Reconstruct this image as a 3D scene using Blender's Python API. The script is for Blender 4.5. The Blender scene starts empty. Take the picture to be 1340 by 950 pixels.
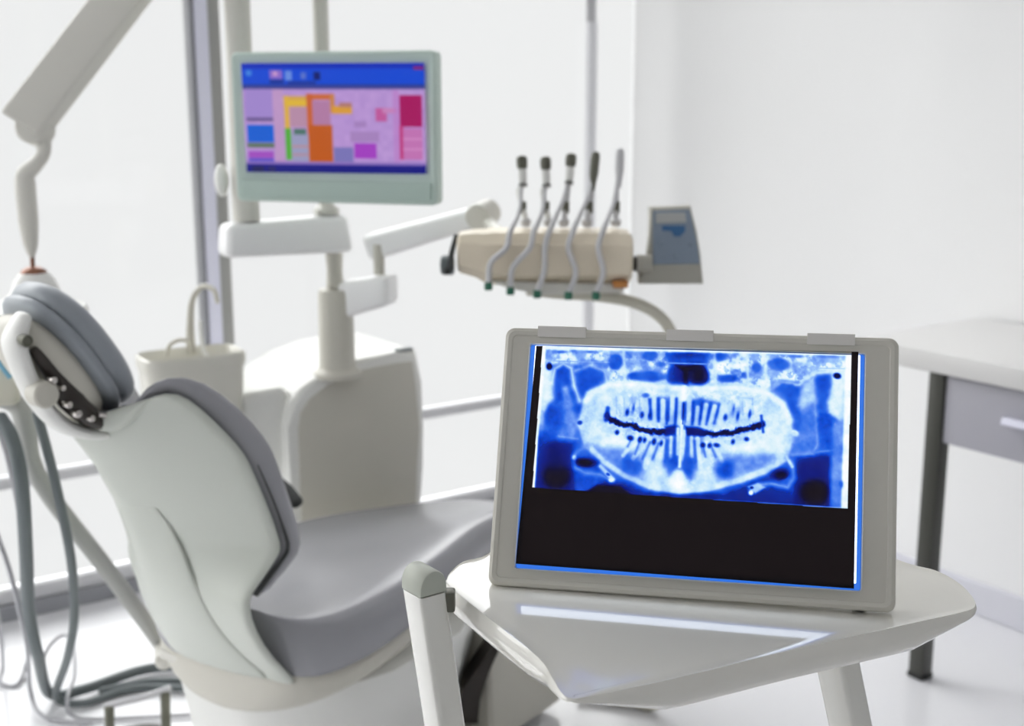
import bpy, bmesh, math, random
import numpy as np
from mathutils import Vector as V, Matrix

random.seed(4)
sc = bpy.context.scene
COL = sc.collection
PI = math.pi
rad = math.radians

# ------------------------------------------------------------------ camera
F, PITCH, YAW, CAMZ = 1640.0, rad(12.0), rad(55.0), 1.40
FW = V((math.cos(YAW), math.sin(YAW), 0)); RT = V((math.sin(YAW), -math.cos(YAW), 0)); UP = V((0, 0, 1))
AX = FW * math.cos(PITCH) - UP * math.sin(PITCH); CU = FW * math.sin(PITCH) + UP * math.cos(PITCH)
CAM = V((0, 0, CAMZ))


def ray(u, v): return AX + RT * ((u - 670) / F) + CU * ((475 - v) / F)
def atd(u, v, d): return CAM + ray(u, v) * d                 # a point at its own distance d
def atz(u, v, z): r = ray(u, v); return CAM + r * ((z - CAMZ) / r.z)   # a point on a level surface
def aty(u, v, y): r = ray(u, v); return CAM + r * (y / r.y)            # a point on an upright plane


cam = bpy.data.cameras.new('camera'); co = bpy.data.objects.new('camera', cam); COL.objects.link(co)
R = Matrix((RT, CU, -AX)).transposed()
co.matrix_world = Matrix.Translation(CAM) @ R.to_4x4()
cam.sensor_width = 36; cam.lens = F / 1340 * 36; cam.clip_start = .05
cam.dof.use_dof = True; cam.dof.focus_distance = 1.19; cam.dof.aperture_fstop = 5.6
sc.camera = co


# ------------------------------------------------------------------ materials
def lin(c):
    return tuple((x / 12.92 if x <= .04045 else ((x + .055) / 1.055) ** 2.4) for x in (k / 255 for k in c)) + (1,)


def mat(name, rgb, rough=.45, metal=0, noise=.0, nscale=30, coat=0, spec=.5, bump=0, bscale=200):
    m = bpy.data.materials.new(name); m.use_nodes = True
    nt = m.node_tree; b = nt.nodes['Principled BSDF']
    b.inputs['Base Color'].default_value = lin(rgb)
    b.inputs['Roughness'].default_value = rough; b.inputs['Metallic'].default_value = metal
    b.inputs['Coat Weight'].default_value = coat; b.inputs['Coat Roughness'].default_value = .05
    b.inputs['Specular IOR Level'].default_value = spec
    tc = nt.nodes.new('ShaderNodeTexCoord')
    if noise:
        n = nt.nodes.new('ShaderNodeTexNoise'); n.inputs['Scale'].default_value = nscale; n.inputs['Detail'].default_value = 4
        mx = nt.nodes.new('ShaderNodeMix'); mx.data_type = 'RGBA'
        c = lin(rgb)
        mx.inputs['A'].default_value = tuple(x * (1 - noise) for x in c[:3]) + (1,)
        mx.inputs['B'].default_value = tuple(min(1, x * (1 + noise)) for x in c[:3]) + (1,)
        nt.links.new(tc.outputs['Object'], n.inputs['Vector'])
        nt.links.new(n.outputs['Fac'], mx.inputs['Factor']); nt.links.new(mx.outputs['Result'], b.inputs['Base Color'])
    if bump:
        n = nt.nodes.new('ShaderNodeTexNoise'); n.inputs['Scale'].default_value = bscale
        bp = nt.nodes.new('ShaderNodeBump'); bp.inputs['Strength'].default_value = bump; bp.inputs['Distance'].default_value = .002
        nt.links.new(tc.outputs['Object'], n.inputs['Vector'])
        nt.links.new(n.outputs['Fac'], bp.inputs['Height']); nt.links.new(bp.outputs['Normal'], b.inputs['Normal'])
    return m


def emit(name, rgb, strength):
    m = bpy.data.materials.new(name); m.use_nodes = True; nt = m.node_tree
    b = nt.nodes['Principled BSDF']; b.inputs['Base Color'].default_value = (.02, .02, .02, 1); b.inputs['Roughness'].default_value = .3
    b.inputs['Emission Color'].default_value = lin(rgb); b.inputs['Emission Strength'].default_value = strength
    return m


def screen_mat(name, strength):
    m = bpy.data.materials.new(name); m.use_nodes = True; nt = m.node_tree
    b = nt.nodes['Principled BSDF']; b.inputs['Base Color'].default_value = (.01, .01, .012, 1); b.inputs['Roughness'].default_value = .35
    b.inputs['Specular IOR Level'].default_value = .2
    a = nt.nodes.new('ShaderNodeVertexColor'); a.layer_name = 'picture'
    nt.links.new(a.outputs['Color'], b.inputs['Emission Color']); b.inputs['Emission Strength'].default_value = strength
    return m


def film_mat(name):
    m = bpy.data.materials.new(name); m.use_nodes = True; nt = m.node_tree
    nt.nodes.remove(nt.nodes['Principled BSDF'])
    out = nt.nodes['Material Output']
    a = nt.nodes.new('ShaderNodeVertexColor'); a.layer_name = 'picture'
    t = nt.nodes.new('ShaderNodeBsdfTransparent'); g = nt.nodes.new('ShaderNodeBsdfDiffuse')
    g.inputs['Color'].default_value = lin((38, 34, 34))
    ad = nt.nodes.new('ShaderNodeAddShader')
    nt.links.new(a.outputs['Color'], t.inputs['Color'])
    nt.links.new(t.outputs[0], ad.inputs[0]); nt.links.new(g.outputs[0], ad.inputs[1])
    nt.links.new(ad.outputs[0], out.inputs['Surface'])
    return m


def glass_mat(name):
    m = bpy.data.materials.new(name); m.use_nodes = True; nt = m.node_tree
    nt.nodes.remove(nt.nodes['Principled BSDF']); out = nt.nodes['Material Output']
    t = nt.nodes.new('ShaderNodeBsdfTransparent'); t.inputs['Color'].default_value = (.985, .99, .99, 1)
    g = nt.nodes.new('ShaderNodeBsdfGlossy'); g.inputs['Roughness'].default_value = .02
    f = nt.nodes.new('ShaderNodeFresnel'); f.inputs['IOR'].default_value = 1.25
    mx = nt.nodes.new('ShaderNodeMixShader')
    nt.links.new(f.outputs[0], mx.inputs[0]); nt.links.new(t.outputs[0], mx.inputs[1]); nt.links.new(g.outputs[0], mx.inputs[2])
    nt.links.new(mx.outputs[0], out.inputs['Surface'])
    return m


M = dict(
    wall=mat('wall_paint', (247, 247, 247), .7, noise=.012, nscale=3),
    ceiling=mat('ceiling_paint', (246, 246, 246), .8, noise=.01, nscale=3),
    floor=mat('floor_vinyl', (234, 234, 237), .2, noise=.02, nscale=2.5, spec=.5),
    white=mat('white_plastic', (236, 236, 232), .35, noise=.01, nscale=8),
    armwhite=mat('arm_white_plastic', (250, 250, 250), .35, noise=.005, nscale=8),
    cream=mat('cream_plastic', (204, 201, 190), .4, noise=.015, nscale=8),
    shell=mat('shell_plastic', (204, 208, 199), .33, noise=.015, nscale=5),
    cart=mat('cart_gloss_white', (236, 234, 226),   .10, noise=.01, nscale=6, coat=.7),
    cartleg=mat('cart_leg_white', (232, 231, 224), .1, noise=.01, nscale=6, coat=.8),
    capgrey=mat('cap_grey_green', (186, 190, 178), .4, noise=.02, nscale=20),
    box=mat('box_plastic', (210, 207, 197), .38, noise=.015, nscale=12),
    clip=mat('clip_plastic', (226, 223, 218), .45, noise=.01, nscale=30),
    upholstery=mat('grey_upholstery', (156, 156, 161), .27, noise=.03, nscale=14, spec=.6, bump=.05, bscale=300),
    upholstery2=mat('blue_grey_upholstery', (150, 156, 162), .36, noise=.03, nscale=14, bump=.05, bscale=300),
    seam=mat('dark_seam_rubber', (52, 54, 54), .6, noise=.05),
    dark=mat('dark_mechanism_and_gap', (40, 32, 26), .4, noise=.25, nscale=60),
    chrome=mat('chrome', (205, 200, 195), .16, 1, noise=.04, nscale=40),
    steel=mat('brushed_steel', (128, 128, 124), .35, 1, noise=.06, nscale=60),
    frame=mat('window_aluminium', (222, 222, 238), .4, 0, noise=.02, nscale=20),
    poleframe=mat('corner_post_aluminium', (232, 232, 236), .4, noise=.02, nscale=20),
    framedark=mat('window_dark_gasket', (140, 141, 146), .5, noise=.03, nscale=20),
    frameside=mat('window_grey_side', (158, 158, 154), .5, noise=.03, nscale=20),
    framepale=mat('window_pale_rail', (196, 196, 199), .5, noise=.02, nscale=20),
    base=mat('baseboard_paint', (222, 222, 230), .5, noise=.01),
    desktop=mat('desk_laminate', (217, 216, 215), .4, noise=.015, nscale=10),
    drawer=mat('drawer_grey', (176, 175, 184), .4, noise=.02, nscale=10),
    deskleg=mat('desk_leg_metal', (74, 74, 69), .42, .2, noise=.05, nscale=20),
    rubber=mat('black_rubber', (40, 40, 40), .6, noise=.1),
    hose=mat('grey_hose', (100, 108, 110), .45, noise=.05, nscale=30),
    hosepale=mat('pale_hose', (176, 176, 180), .45, noise=.04, nscale=30),
    tubebeige=mat('beige_tube', (206, 203, 188), .4, noise=.02, nscale=20),
    traycream=mat('tray_cream', (236, 224, 202), .4, noise=.03, nscale=18),
    whip=mat('whip_arm_grey', (206, 206, 208), .3, .1, noise=.04, nscale=40),
    grip=mat('handpiece_grip', (104, 104, 92), .4, .3, noise=.1, nscale=60),
    green=mat('green_connector', (46, 110, 88), .4, noise=.1, nscale=60),
    orange=mat('orange_cap', (196, 132, 70), .4, noise=.05),
    panel=mat('panel_blue_grey', (132, 146, 162), .35, noise=.03, nscale=20),
    paneltrim=mat('panel_trim_beige', (170, 168, 158), .4, noise=.02),
    lcd=mat('lcd_grey', (176, 178, 176), .3, noise=.03),
    button=mat('button_blue', (58, 104, 150), .35, noise=.05),
    monitor=mat('monitor_casing', (198, 216, 207), .4, noise=.015, nscale=9),
    monitor2=mat('monitor_strip', (186, 206, 197), .4, noise=.015, nscale=9),
    lampgrey=mat('lamp_arm_plastic', (214, 212, 204), .4, noise=.015, nscale=7),
    armgrey=mat('holder_arm_grey', (176, 177, 172), .4, noise=.015, nscale=7),
    copper=mat('copper_ring', (128, 84, 62), .35, .5, noise=.1, nscale=50),
    bluetag=mat('blue_marking', (120, 176, 200), .4, noise=.05),
    basin=mat('basin_ceramic', (226, 224, 214), .25, noise=.01),
    glass=glass_mat('window_glass'),
    lightcore=emit('lit_panel', (222, 234, 255), 2.6),
    lightedge=emit('lit_panel_edge', (52, 128, 250), .8),
    film=film_mat('xray_film_sheet'),
    screen=screen_mat('monitor_screen', .8),
    lampface=mat('lamp_glass', (236, 238, 240), .1, noise=.01),
)


# ------------------------------------------------------------------ object helpers
def origin(o):
    v = V((0, 0, 0))
    while o is not None:
        v = v + o.location; o = o.parent
    return v


def obj(name, bm, m, parent=None, smooth=30, sub=0, label=None):
    """link a bmesh in world coordinates as ONE mesh object under its parent"""
    me = bpy.data.meshes.new(name)
    bmesh.ops.recalc_face_normals(bm, faces=bm.faces)
    off = origin(parent) if parent else V((0, 0, 0))
    if off.length: bmesh.ops.translate(bm, vec=-off, verts=bm.verts)
    bm.to_mesh(me); bm.free()
    me.materials.append(m)
    if smooth:
        for p in me.polygons: p.use_smooth = True
        if not sub: me.set_sharp_from_angle(angle=rad(smooth))
    o = bpy.data.objects.new(name, me); COL.objects.link(o)
    if parent: o.parent = parent
    if sub:
        s = o.modifiers.new('subdivision', 'SUBSURF'); s.levels = sub; s.render_levels = sub
    if label: o['label'] = label
    return o


def thing(name, loc, label, cat, group=None):
    o = bpy.data.objects.new(name, None); COL.objects.link(o); o.location = loc; o.empty_display_size = .05
    return tag(o, label, cat, group)


def tag(o, label, cat, group=None):
    o['label'] = label; o['category'] = cat
    if group: o['group'] = group
    return o


def struct(name, bm, m, parent=None):
    o = obj(name, bm, m, parent, 20)
    if parent is None: o['kind'] = 'structure'
    return o


def NB(): return bmesh.new()


def hexa(bm, pts, bev=0, seg=2):
    """a box-like solid from eight corners: bottom four then top four, in order round"""
    vs = [bm.verts.new(p) for p in pts]
    fs = [(0, 3, 2, 1), (4, 5, 6, 7), (0, 1, 5, 4), (1, 2, 6, 5), (2, 3, 7, 6), (3, 0, 4, 7)]
    ff = [bm.faces.new([vs[i] for i in f]) for f in fs]
    if bev:
        es = list({e for f in ff for e in f.edges})
        bmesh.ops.bevel(bm, geom=es, offset=bev, segments=seg, profile=.5, affect='EDGES', clamp_overlap=True)
    return bm


def box(bm, c, ex, ey, ez, bev=0, seg=2):
    """centre and three half-extent vectors"""
    c, ex, ey, ez = V(c), V(ex), V(ey), V(ez)
    return hexa(bm, [c - ex - ey - ez, c + ex - ey - ez, c + ex + ey - ez, c - ex + ey - ez,
                     c - ex - ey + ez, c + ex - ey + ez, c + ex + ey + ez, c - ex + ey + ez], bev, seg)


def abox(bm, lo, hi, bev=0, seg=2):
    lo, hi = V(lo), V(hi); h = (hi - lo) / 2
    return box(bm, (lo + hi) / 2, (h.x, 0, 0), (0, h.y, 0), (0, 0, h.z), bev, seg)


def smooth_path(pts, n=8):
    pts = [V(p) for p in pts]
    P = [pts[0] * 2 - pts[1]] + pts + [pts[-1] * 2 - pts[-2]]
    out = []
    for i in range(1, len(P) - 2):
        a, b, c, d = P[i - 1:i + 3]
        for k in range(n):
            t = k / n
            out.append(.5 * (2 * b + (c - a) * t + (2 * a - 5 * b + 4 * c - d) * t * t + (3 * b - a - 3 * c + d) * t ** 3))
    out.append(pts[-1]); return out


def loft(bm, rings, caps=True, closed=True):
    """skin a list of equal-length rings of points"""
    vs = [[bm.verts.new(p) for p in r] for r in rings]
    n = len(rings[0])
    for a, b in zip(vs, vs[1:]):
        for i in range(n if closed else n - 1):
            j = (i + 1) % n
            try: bm.faces.new((a[i], a[j], b[j], b[i]))
            except ValueError: pass
    if caps and closed:
        for r in (vs[0], vs[-1]):
            try: bm.faces.new(r)
            except ValueError: pass
    return bm


def tube(bm, pts, r, n=14, steps=8, flat=1.0, up=None, smooth=True, roundend=0):
    """a round (or flattened) tube along a path; r is a radius or one radius per given point"""
    raw = [V(p) for p in pts]
    rr = r if isinstance(r, (list, tuple)) else [r] * len(raw)
    if smooth and len(raw) > 2:
        path = smooth_path(raw, steps); rad_ = []
        for i in range(len(raw) - 1):
            for k in range(steps): rad_.append(rr[i] + (rr[i + 1] - rr[i]) * k / steps)
        rad_.append(rr[-1])
    else: path, rad_ = raw, list(rr)
    if roundend:
        def dome(p, d, r0):
            return [(p + d * (r0 * roundend * math.sin(a)), r0 * math.cos(a)) for a in (rad(30), rad(55), rad(75), rad(88))]
        d0 = (path[0] - path[1]).normalized(); d1 = (path[-1] - path[-2]).normalized()
        a = dome(path[0], d0, rad_[0])[::-1]; b = dome(path[-1], d1, rad_[-1])
        path = [x[0] for x in a] + path + [x[0] for x in b]; rad_ = [x[1] for x in a] + rad_ + [x[1] for x in b]
    rings = []; nrm = None
    for i, p in enumerate(path):
        t = (path[min(i + 1, len(path) - 1)] - path[max(i - 1, 0)]).normalized()
        if up is not None: nrm = V(up)
        elif nrm is None: nrm = V((0, 0, 1)) if abs(t.z) < .9 else V((1, 0, 0))
        nrm = (nrm - t * nrm.dot(t)).normalized(); b = t.cross(nrm)
        rings.append([p + (nrm * math.cos(2 * PI * k / n) + b * (math.sin(2 * PI * k / n) * flat)) * rad_[i] for k in range(n)])
    return loft(bm, rings)


def lathe(bm, base, axis, prof, n=28, sx=1.0, side=None):
    """turn a profile of (radius, height) about an axis"""
    axis = V(axis).normalized(); a = V(side) if side else (V((1, 0, 0)) if abs(axis.x) < .9 else V((0, 1, 0)))
    a = (a - axis * a.dot(axis)).normalized(); b = axis.cross(a)
    return loft(bm, [[V(base) + axis * h + (a * (math.cos(2 * PI * k / n) * sx) + b * math.sin(2 * PI * k / n)) * max(r, 1e-4) for k in range(n)] for r, h in prof])


def prism(bm, poly, ext, bev=0, seg=2):
    """an outline (3D points) pushed along a vector"""
    ext = V(ext)
    a = [bm.verts.new(V(p)) for p in poly]; b = [bm.verts.new(V(p) + ext) for p in poly]
    n = len(poly); fs = [bm.faces.new(a), bm.faces.new(b[::-1])]
    for i in range(n): fs.append(bm.faces.new((a[i], b[i], b[(i + 1) % n], a[(i + 1) % n])))
    if bev:
        es = [e for f in fs[:2] for e in f.edges]
        bmesh.ops.bevel(bm, geom=es, offset=bev, segments=seg, profile=.5, affect='EDGES', clamp_overlap=True)
    return bm


def superellipsoid(bm, c, ax, ay, az, e1=.7, e2=.7, nu=32, nv=16):
    c, ax, ay, az = V(c), V(ax), V(ay), V(az)
    sp = lambda x, e: math.copysign(abs(x) ** e, x)
    rings = []
    for j in range(nv + 1):
        ph = -PI / 2 + PI * j / nv; ph = max(-PI / 2 + .02, min(PI / 2 - .02, ph))
        rings.append([c + ax * (sp(math.cos(ph), e1) * sp(math.cos(2 * PI * k / nu), e2)) + ay * (sp(math.cos(ph), e1) * sp(math.sin(2 * PI * k / nu), e2)) + az * sp(math.sin(ph), e1) for k in range(nu)])
    return loft(bm, rings)


def picture_grid(name, corner, nx, ny, fn, m, parent):
    """a finely divided flat sheet whose drawing is kept per point; corner(px,py) places, fn(px,py) colours (arrays)"""
    gx, gy = np.meshgrid(np.linspace(0, 1, nx), np.linspace(0, 1, ny))
    P = corner(gx, gy).reshape(-1, 3)
    off = np.array(origin(parent))
    idx = np.arange(nx * ny).reshape(ny, nx)
    faces = np.stack([idx[:-1, :-1], idx[1:, :-1], idx[1:, 1:], idx[:-1, 1:]], -1).reshape(-1, 4)
    me = bpy.data.meshes.new(name); me.from_pydata((P - off).tolist(), [], faces.tolist())
    col = fn(gx, gy).reshape(-1, 3) / 255.0
    col = np.where(col <= .04045, col / 12.92, ((np.clip(col, 0, 1) + .055) / 1.055) ** 2.4)
    a = me.color_attributes.new('picture', 'FLOAT_COLOR', 'POINT')
    a.data.foreach_set('color', np.concatenate([col, np.ones((len(col), 1))], 1).astype(np.float32).ravel())
    me.materials.append(m)
    o = bpy.data.objects.new(name, me); COL.objects.link(o)
    if parent: o.parent = parent
    return o


# ------------------------------------------------------------------ the room
WY, WX = 3.40, 2.92          # window wall, right wall (inner faces)
LX, BY, CH = -1.6, -1.9, 2.75
struct('floor', abox(NB(), (LX - .15, BY - .15, -.1), (WX + .15, WY + .14, 0)), M['floor'])
struct('ceiling', abox(NB(), (LX - .15, BY - .15, CH), (WX + .15, WY + .14, CH + .1)), M['ceiling'])
struct('wall_right', abox(NB(), (WX, BY - .15, 0), (WX + .15, WY + .03, CH)), M['wall'])
WL = 2.2
bm = NB(); abox(bm, (LX - .15, BY, 0), (LX, WL, CH)); abox(bm, (LX - .15, 3.2, 0), (LX, WY + .14, CH)); abox(bm, (LX - .15, WL, 0), (LX, 3.2, .1)); abox(bm, (LX - .15, WL, 2.6), (LX, 3.2, CH))
struct('wall_left', bm, M['wall'])
bm = NB(); abox(bm, (LX - .09, WL, .1), (LX - .03, WL + .06, 2.6)); abox(bm, (LX - .09, 3.14, .1), (LX - .03, 3.2, 2.6)); abox(bm, (LX - .09, 2.67, .1), (LX - .03, 2.73, 2.6)); abox(bm, (LX - .09, WL, .1), (LX - .03, 3.2, .15)); abox(bm, (LX - .09, WL, 2.55), (LX - .03, 3.2, 2.6))
w3 = struct('window_3', bm, M['frame'])
bm = NB(); abox(bm, (LX - .065, WL, .1), (LX - .057, 3.2, 2.6)); obj('pane', bm, M['glass'], w3)
struct('wall_front', abox(NB(), (LX, BY - .15, 0), (WX, BY, CH)), M['wall'])
struct('baseboard_right', abox(NB(), (WX - .014, BY, .001), (WX, WY, .095), .004), M['base'])

# two window bays with a post between them, running down to the floor
XM0, XM1, XE0, XE1 = 1.303, 1.390, 2.690, 2.724


def window(n, x0, x1):
    bm = NB()
    abox(bm, (x0, WY, .0), (x1, WY + .07, .046), .003)
    w = struct('window_%d' % n, bm, M['framedark'])
    bm = NB(); abox(bm, (x0, WY + .012, .046), (x1, WY + .06, .085), .004)
    obj('bottom_rail', bm, M['framepale'], w)
    bm = NB(); abox(bm, (x0, WY + .012, .368), (x1, WY + .055, .398), .004)
    obj('transom', bm, M['framepale'], w)
    bm = NB(); abox(bm, (x0, WY + .0, CH - .09), (x1, WY + .07, CH), .004)
    obj('top_rail', bm, M['framepale'], w)
    bm = NB(); abox(bm, (x0, WY + .03, .085), (x1, WY + .038, .368)); abox(bm, (x0, WY + .03, .398), (x1, WY + .038, CH - .09))
    obj('pane', bm, M['glass'], w)
    return w


w1 = window(1, LX, XM0)
w2 = window(2, XM1, WX)
bm = NB()
abox(bm, (XM0, WY - .012, 0), (XM0 + .012, WY + .03, CH), .002)
t = struct('trim_1', bm, M['framedark'])
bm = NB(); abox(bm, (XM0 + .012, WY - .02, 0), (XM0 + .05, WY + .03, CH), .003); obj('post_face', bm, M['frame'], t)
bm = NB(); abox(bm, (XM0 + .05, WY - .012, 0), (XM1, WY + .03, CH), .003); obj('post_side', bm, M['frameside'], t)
bm = NB(); abox(bm, (XE0, WY - .012, 0), (XE1, WY + .012, 1.645), .004)
t = struct('trim_2', bm, M['poleframe'])
bm = NB(); abox(bm, (XE0, WY - .004, 1.645), (XE1, WY + .012, CH), .004); obj('upper_post', bm, M['framepale'], t)

# ------------------------------------------------------------------ glossy table of the cart
T = .95
cart = thing('instrument_cart', (.77, .80, 0), 'glossy white cart with a boomerang-shaped top, holding the lit film viewer', 'cart')
out_px = [(587, 768), (640, 811), (703, 861), (722, 888), (735, 908), (747, 914), (765, 913), (830, 900), (900, 885), (1040, 851), (1180, 820),
          (1250, 804), (1271, 798), (1277, 792), (1273, 781), (1255, 763), (1225, 747), (1190, 738)]
top = [atz(u, v, T) for u, v in out_px]
top += [V((.985, .80, T)), V((.955, .89, T)), (V((.895, .965, T))), V((.81, 1.015, T)), V((.73, 1.03, T))]
top += [atz(u, v, T) for u, v in [(637, 726), (606, 735), (590, 748), (584, 758)]]
def closed_path(pts, n):
    out = []; m = len(pts)
    for i in range(m):
        a, b, c, d = pts[i - 1], pts[i], pts[(i + 1) % m], pts[(i + 2) % m]
        for k in range(n):
            t = k / n
            out.append(.5 * (2 * b + (c - a) * t + (2 * a - 5 * b + 4 * c - d) * t * t + (3 * b - a - 3 * c + d) * t ** 3))
    return out
top = closed_path(top, 4)
cen = sum(top, V()) / len(top)
tip = [atz(747, 914, T), atz(1277, 792, T)]


def lip(p, q):            # the lip is deep along the sides and runs out at the two points
    d0 = (p - tip[0]).length; d1 = (p - tip[1]).length
    f = min(1, .12 + d0 / .10) * min(1, .25 + d1 / .10)
    return f


def ring_at(inset, drop):
    r = []
    for i, p in enumerate(top):
        a, b = top[i - 1], top[(i + 1) % len(top)]
        tg = (b - a).normalized(); nr = V((tg.y, -tg.x, 0))
        if (cen - p).dot(nr) < 0: nr = -nr
        f = lip(p, None)
        r.append(p + nr * inset * (.35 + .65 * f) + V((0, 0, -drop * f)))
    return r


bm = NB()
rings = [ring_at(.014, 0), ring_at(.003, 0), ring_at(.0008, -.0006), ring_at(0, .0022), ring_at(-.002, .010), ring_at(-.001, .020), ring_at(.006, .0285), ring_at(.02, .031), ring_at(.06, .022)]
loft(bm, rings)
obj('table_top', bm, M['cart'], cart, 40)

P0 = atd(555, 772, 1.135); P1 = atd(582, 950, 1.175)
dirp = (P1 - P0).normalized(); Pf = P0 + dirp * ((.075 - P0.z) / dirp.z)
N1_ = (RT * .6 - FW * .8).normalized(); T1_ = (RT * .8 + FW * .6).normalized()      # the post's two visible sides
PW, PD = .0142, .0168


def post_section(p, k=0):
    pts = []
    for (sx_, sy_, a0_) in ((1, 1, 0), (-1, 1, 90), (-1, -1, 180), (1, -1, 270)):
        for j in range(5):
            g = rad(a0_ + 22.5 * j); pts.append(p + T1_ * (sx_ * (PW - .005) + .005 * math.cos(g)) + N1_ * (sy_ * (PD - .005) + .005 * math.sin(g)))
    return pts


bm = NB(); loft(bm, [post_section(P0), post_section(Pf)])
leg = obj('leg', bm, M['cartleg'], cart, 40)
# end cap: a half-barrel sitting on the post
bm = NB(); arc = [P0 + UP * .0006 + T1_ * (PW * math.cos(rad(g))) + UP * (.004 * (1 if 0 < g < 180 else 0) + .0185 * math.sin(rad(g)) ** .85 if 0 < g < 180 else 0) + N1_ * PD for g in range(0, 181, 12)]
prism(bm, arc, -N1_ * (2 * PD), .0022, 2)
obj('end_cap', bm, M['capgrey'], leg, 40, label='grey-green rounded cap on the post')
bm = NB(); cpos = atd(592, 785, 1.14)
box(bm, cpos - RT * .004, RT * .0065, FW * .008, UP * .0095, .002); obj('bracket', bm, M['grip'], cart)
Q0 = atd(1092, 848, 1.135); Q1 = atd(1113, 950, 1.165)
dq = (Q1 - Q0).normalized(); Q0 = Q0 - dq * ((.925 - Q0.z) / -dq.z if False else 0); Qf = Q0 + dq * ((.075 - Q0.z) / dq.z)
bm = NB(); loft(bm, [post_section(Q0), post_section(Qf)])
obj('leg', bm, M['cartleg'], cart, 40)
bm = NB(); tube(bm, [Pf, Qf], .02, 18, smooth=False); obj('cross_bar', bm, M['cartleg'], cart)
nx_ = (Qf - Pf).normalized(); ny_ = V((-nx_.y, nx_.x, 0))
for p in (Pf, Qf):
    a, b = p + ny_ * .19, p - ny_ * .19
    bm = NB(); tube(bm, [a, b], .016, 16, smooth=False, roundend=1); obj('foot_bar', bm, M['cartleg'], cart)
    for e in (a, b):
        c = V((e.x, e.y, .03))
        bm = NB(); lathe(bm, c - nx_ * .012, nx_, [(.012, 0), (.028, .002), (.03, .006), (.03, .018), (.028, .022), (.012, .024)], 20)
        cs = obj('caster', bm, M['rubber'], cart)
        bm = NB(); tube(bm, [c + V((0, 0, .018)), V((e.x, e.y, .07))], .006, 10, smooth=False); obj('caster_stem', bm, M['steel'], cs)

# ------------------------------------------------------------------ light box for films
byaw, lean, roll, bw, bh = rad(-46.8), rad(22.92), rad(.6), .3688, .2484
e = V((math.cos(byaw), math.sin(byaw), 0)); n = V((-e.y, e.x, 0))
if n.dot(FW) < 0: n = -n
o_ = UP * math.cos(lean) + n * math.sin(lean)
E2 = e * math.cos(roll) + o_ * math.sin(roll); O2 = o_ * math.cos(roll) - e * math.sin(roll); NBK = O2.cross(E2)
BC = V((.74175, .78562, T + .0022 + abs((E2 * bw / 2).z)))
def bx(a, b, d=0): return BC + E2 * a + O2 * b + NBK * d


def rrect(a0, a1, b0, b1, r, d, seg=6):
    pts = []
    for (ca, cb, s) in ((a1 - r, b0 + r, -90), (a1 - r, b1 - r, 0), (a0 + r, b1 - r, 90), (a0 + r, b0 + r, 180)):
        for k in range(seg + 1):
            g = rad(s + 90 * k / seg); pts.append((ca + r * math.cos(g), cb + r * math.sin(g), d))
    return pts


def W3(ring, lift=False):
    res = []
    for a, b, d in ring:
        if lift: b = max(b, d * math.tan(lean) * 1.15 + .001)
        res.append(bx(a, b, d))
    return res


lb = thing('light_box', (BC.x, BC.y, T), 'white X-ray film viewer glowing blue-white, leaning back on the glossy cart top', 'light box')
hw = bw / 2
oa0, oa1, ob0, ob1 = -.1592, .1545, .0172, .2325      # opening
bm = NB()
rings = [rrect(oa0 + .0, oa1, ob0, ob1, .002, .009), rrect(oa0, oa1, ob0, ob1, .002, .0022),
         rrect(oa0 - .0006, oa1 + .0006, ob0 - .0006, ob1 + .0006, .0026, .0015),
         rrect(-hw + .0085, hw - .0085, .0085, bh - .0085, .004, .0015), rrect(-hw + .0075, hw - .0075, .0075, bh - .0075, .005, .0004),
         rrect(-hw + .004, hw - .004, .004, bh - .004, .007, .0), rrect(-hw + .001, hw - .001, .001, bh - .001, .0085, .0018),
         rrect(-hw, hw, 0, bh, .009, .005)]
rr_ = [W3(r) for r in rings] + [W3(rrect(-hw, hw, 0, bh, .009, .022), True), W3(rrect(-hw + .003, hw - .003, .003, bh - .003, .008, .026), True)]
loft(bm, rr_)
obj('casing', bm, M['box'], lb, 25)
bm = NB(); prism(bm, W3(rrect(oa0 + .0005, oa1 - .0005, ob0 + .0005, ob1 - .0005, .002, .0055)), NBK * .002)
edge = obj('light_panel_edge', bm, M['lightedge'], lb, label='blue glowing rim of the panel')
bm = NB(); prism(bm, W3(rrect(oa0 + .0047, oa1 - .0042, ob0 + .0064, ob1 - .001, .001, .0050)), NBK * .0008)
obj('light_panel', bm, M['lightcore'], lb, label='glowing blue-white panel')
for a0, a1 in ((-.152, -.105), (-.028, .016), (.102, .145)):
    bm = NB(); hexa(bm, [bx(a0, bh - .009, .0006), bx(a1, bh - .009, .0006), bx(a1, bh - .009, .0002), bx(a0, bh - .009, .0002),
                         bx(a0, bh + .0014, .0012), bx(a1, bh + .0014, .0012), bx(a1, bh + .0014, -.0012), bx(a0, bh + .0014, -.0012)], .0004, 1)
    abox_pts = [bx(a0, bh + .0003, .0012), bx(a1, bh + .0003, .0012), bx(a1, bh + .0003, .022), bx(a0, bh + .0003, .022),
                bx(a0, bh + .0014, .0012), bx(a1, bh + .0014, .0012), bx(a1, bh + .0014, .022), bx(a0, bh + .0014, .022)]
    hexa(bm, abox_pts, .0004, 1)
    obj('film_clip', bm, M['clip'], lb)
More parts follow.
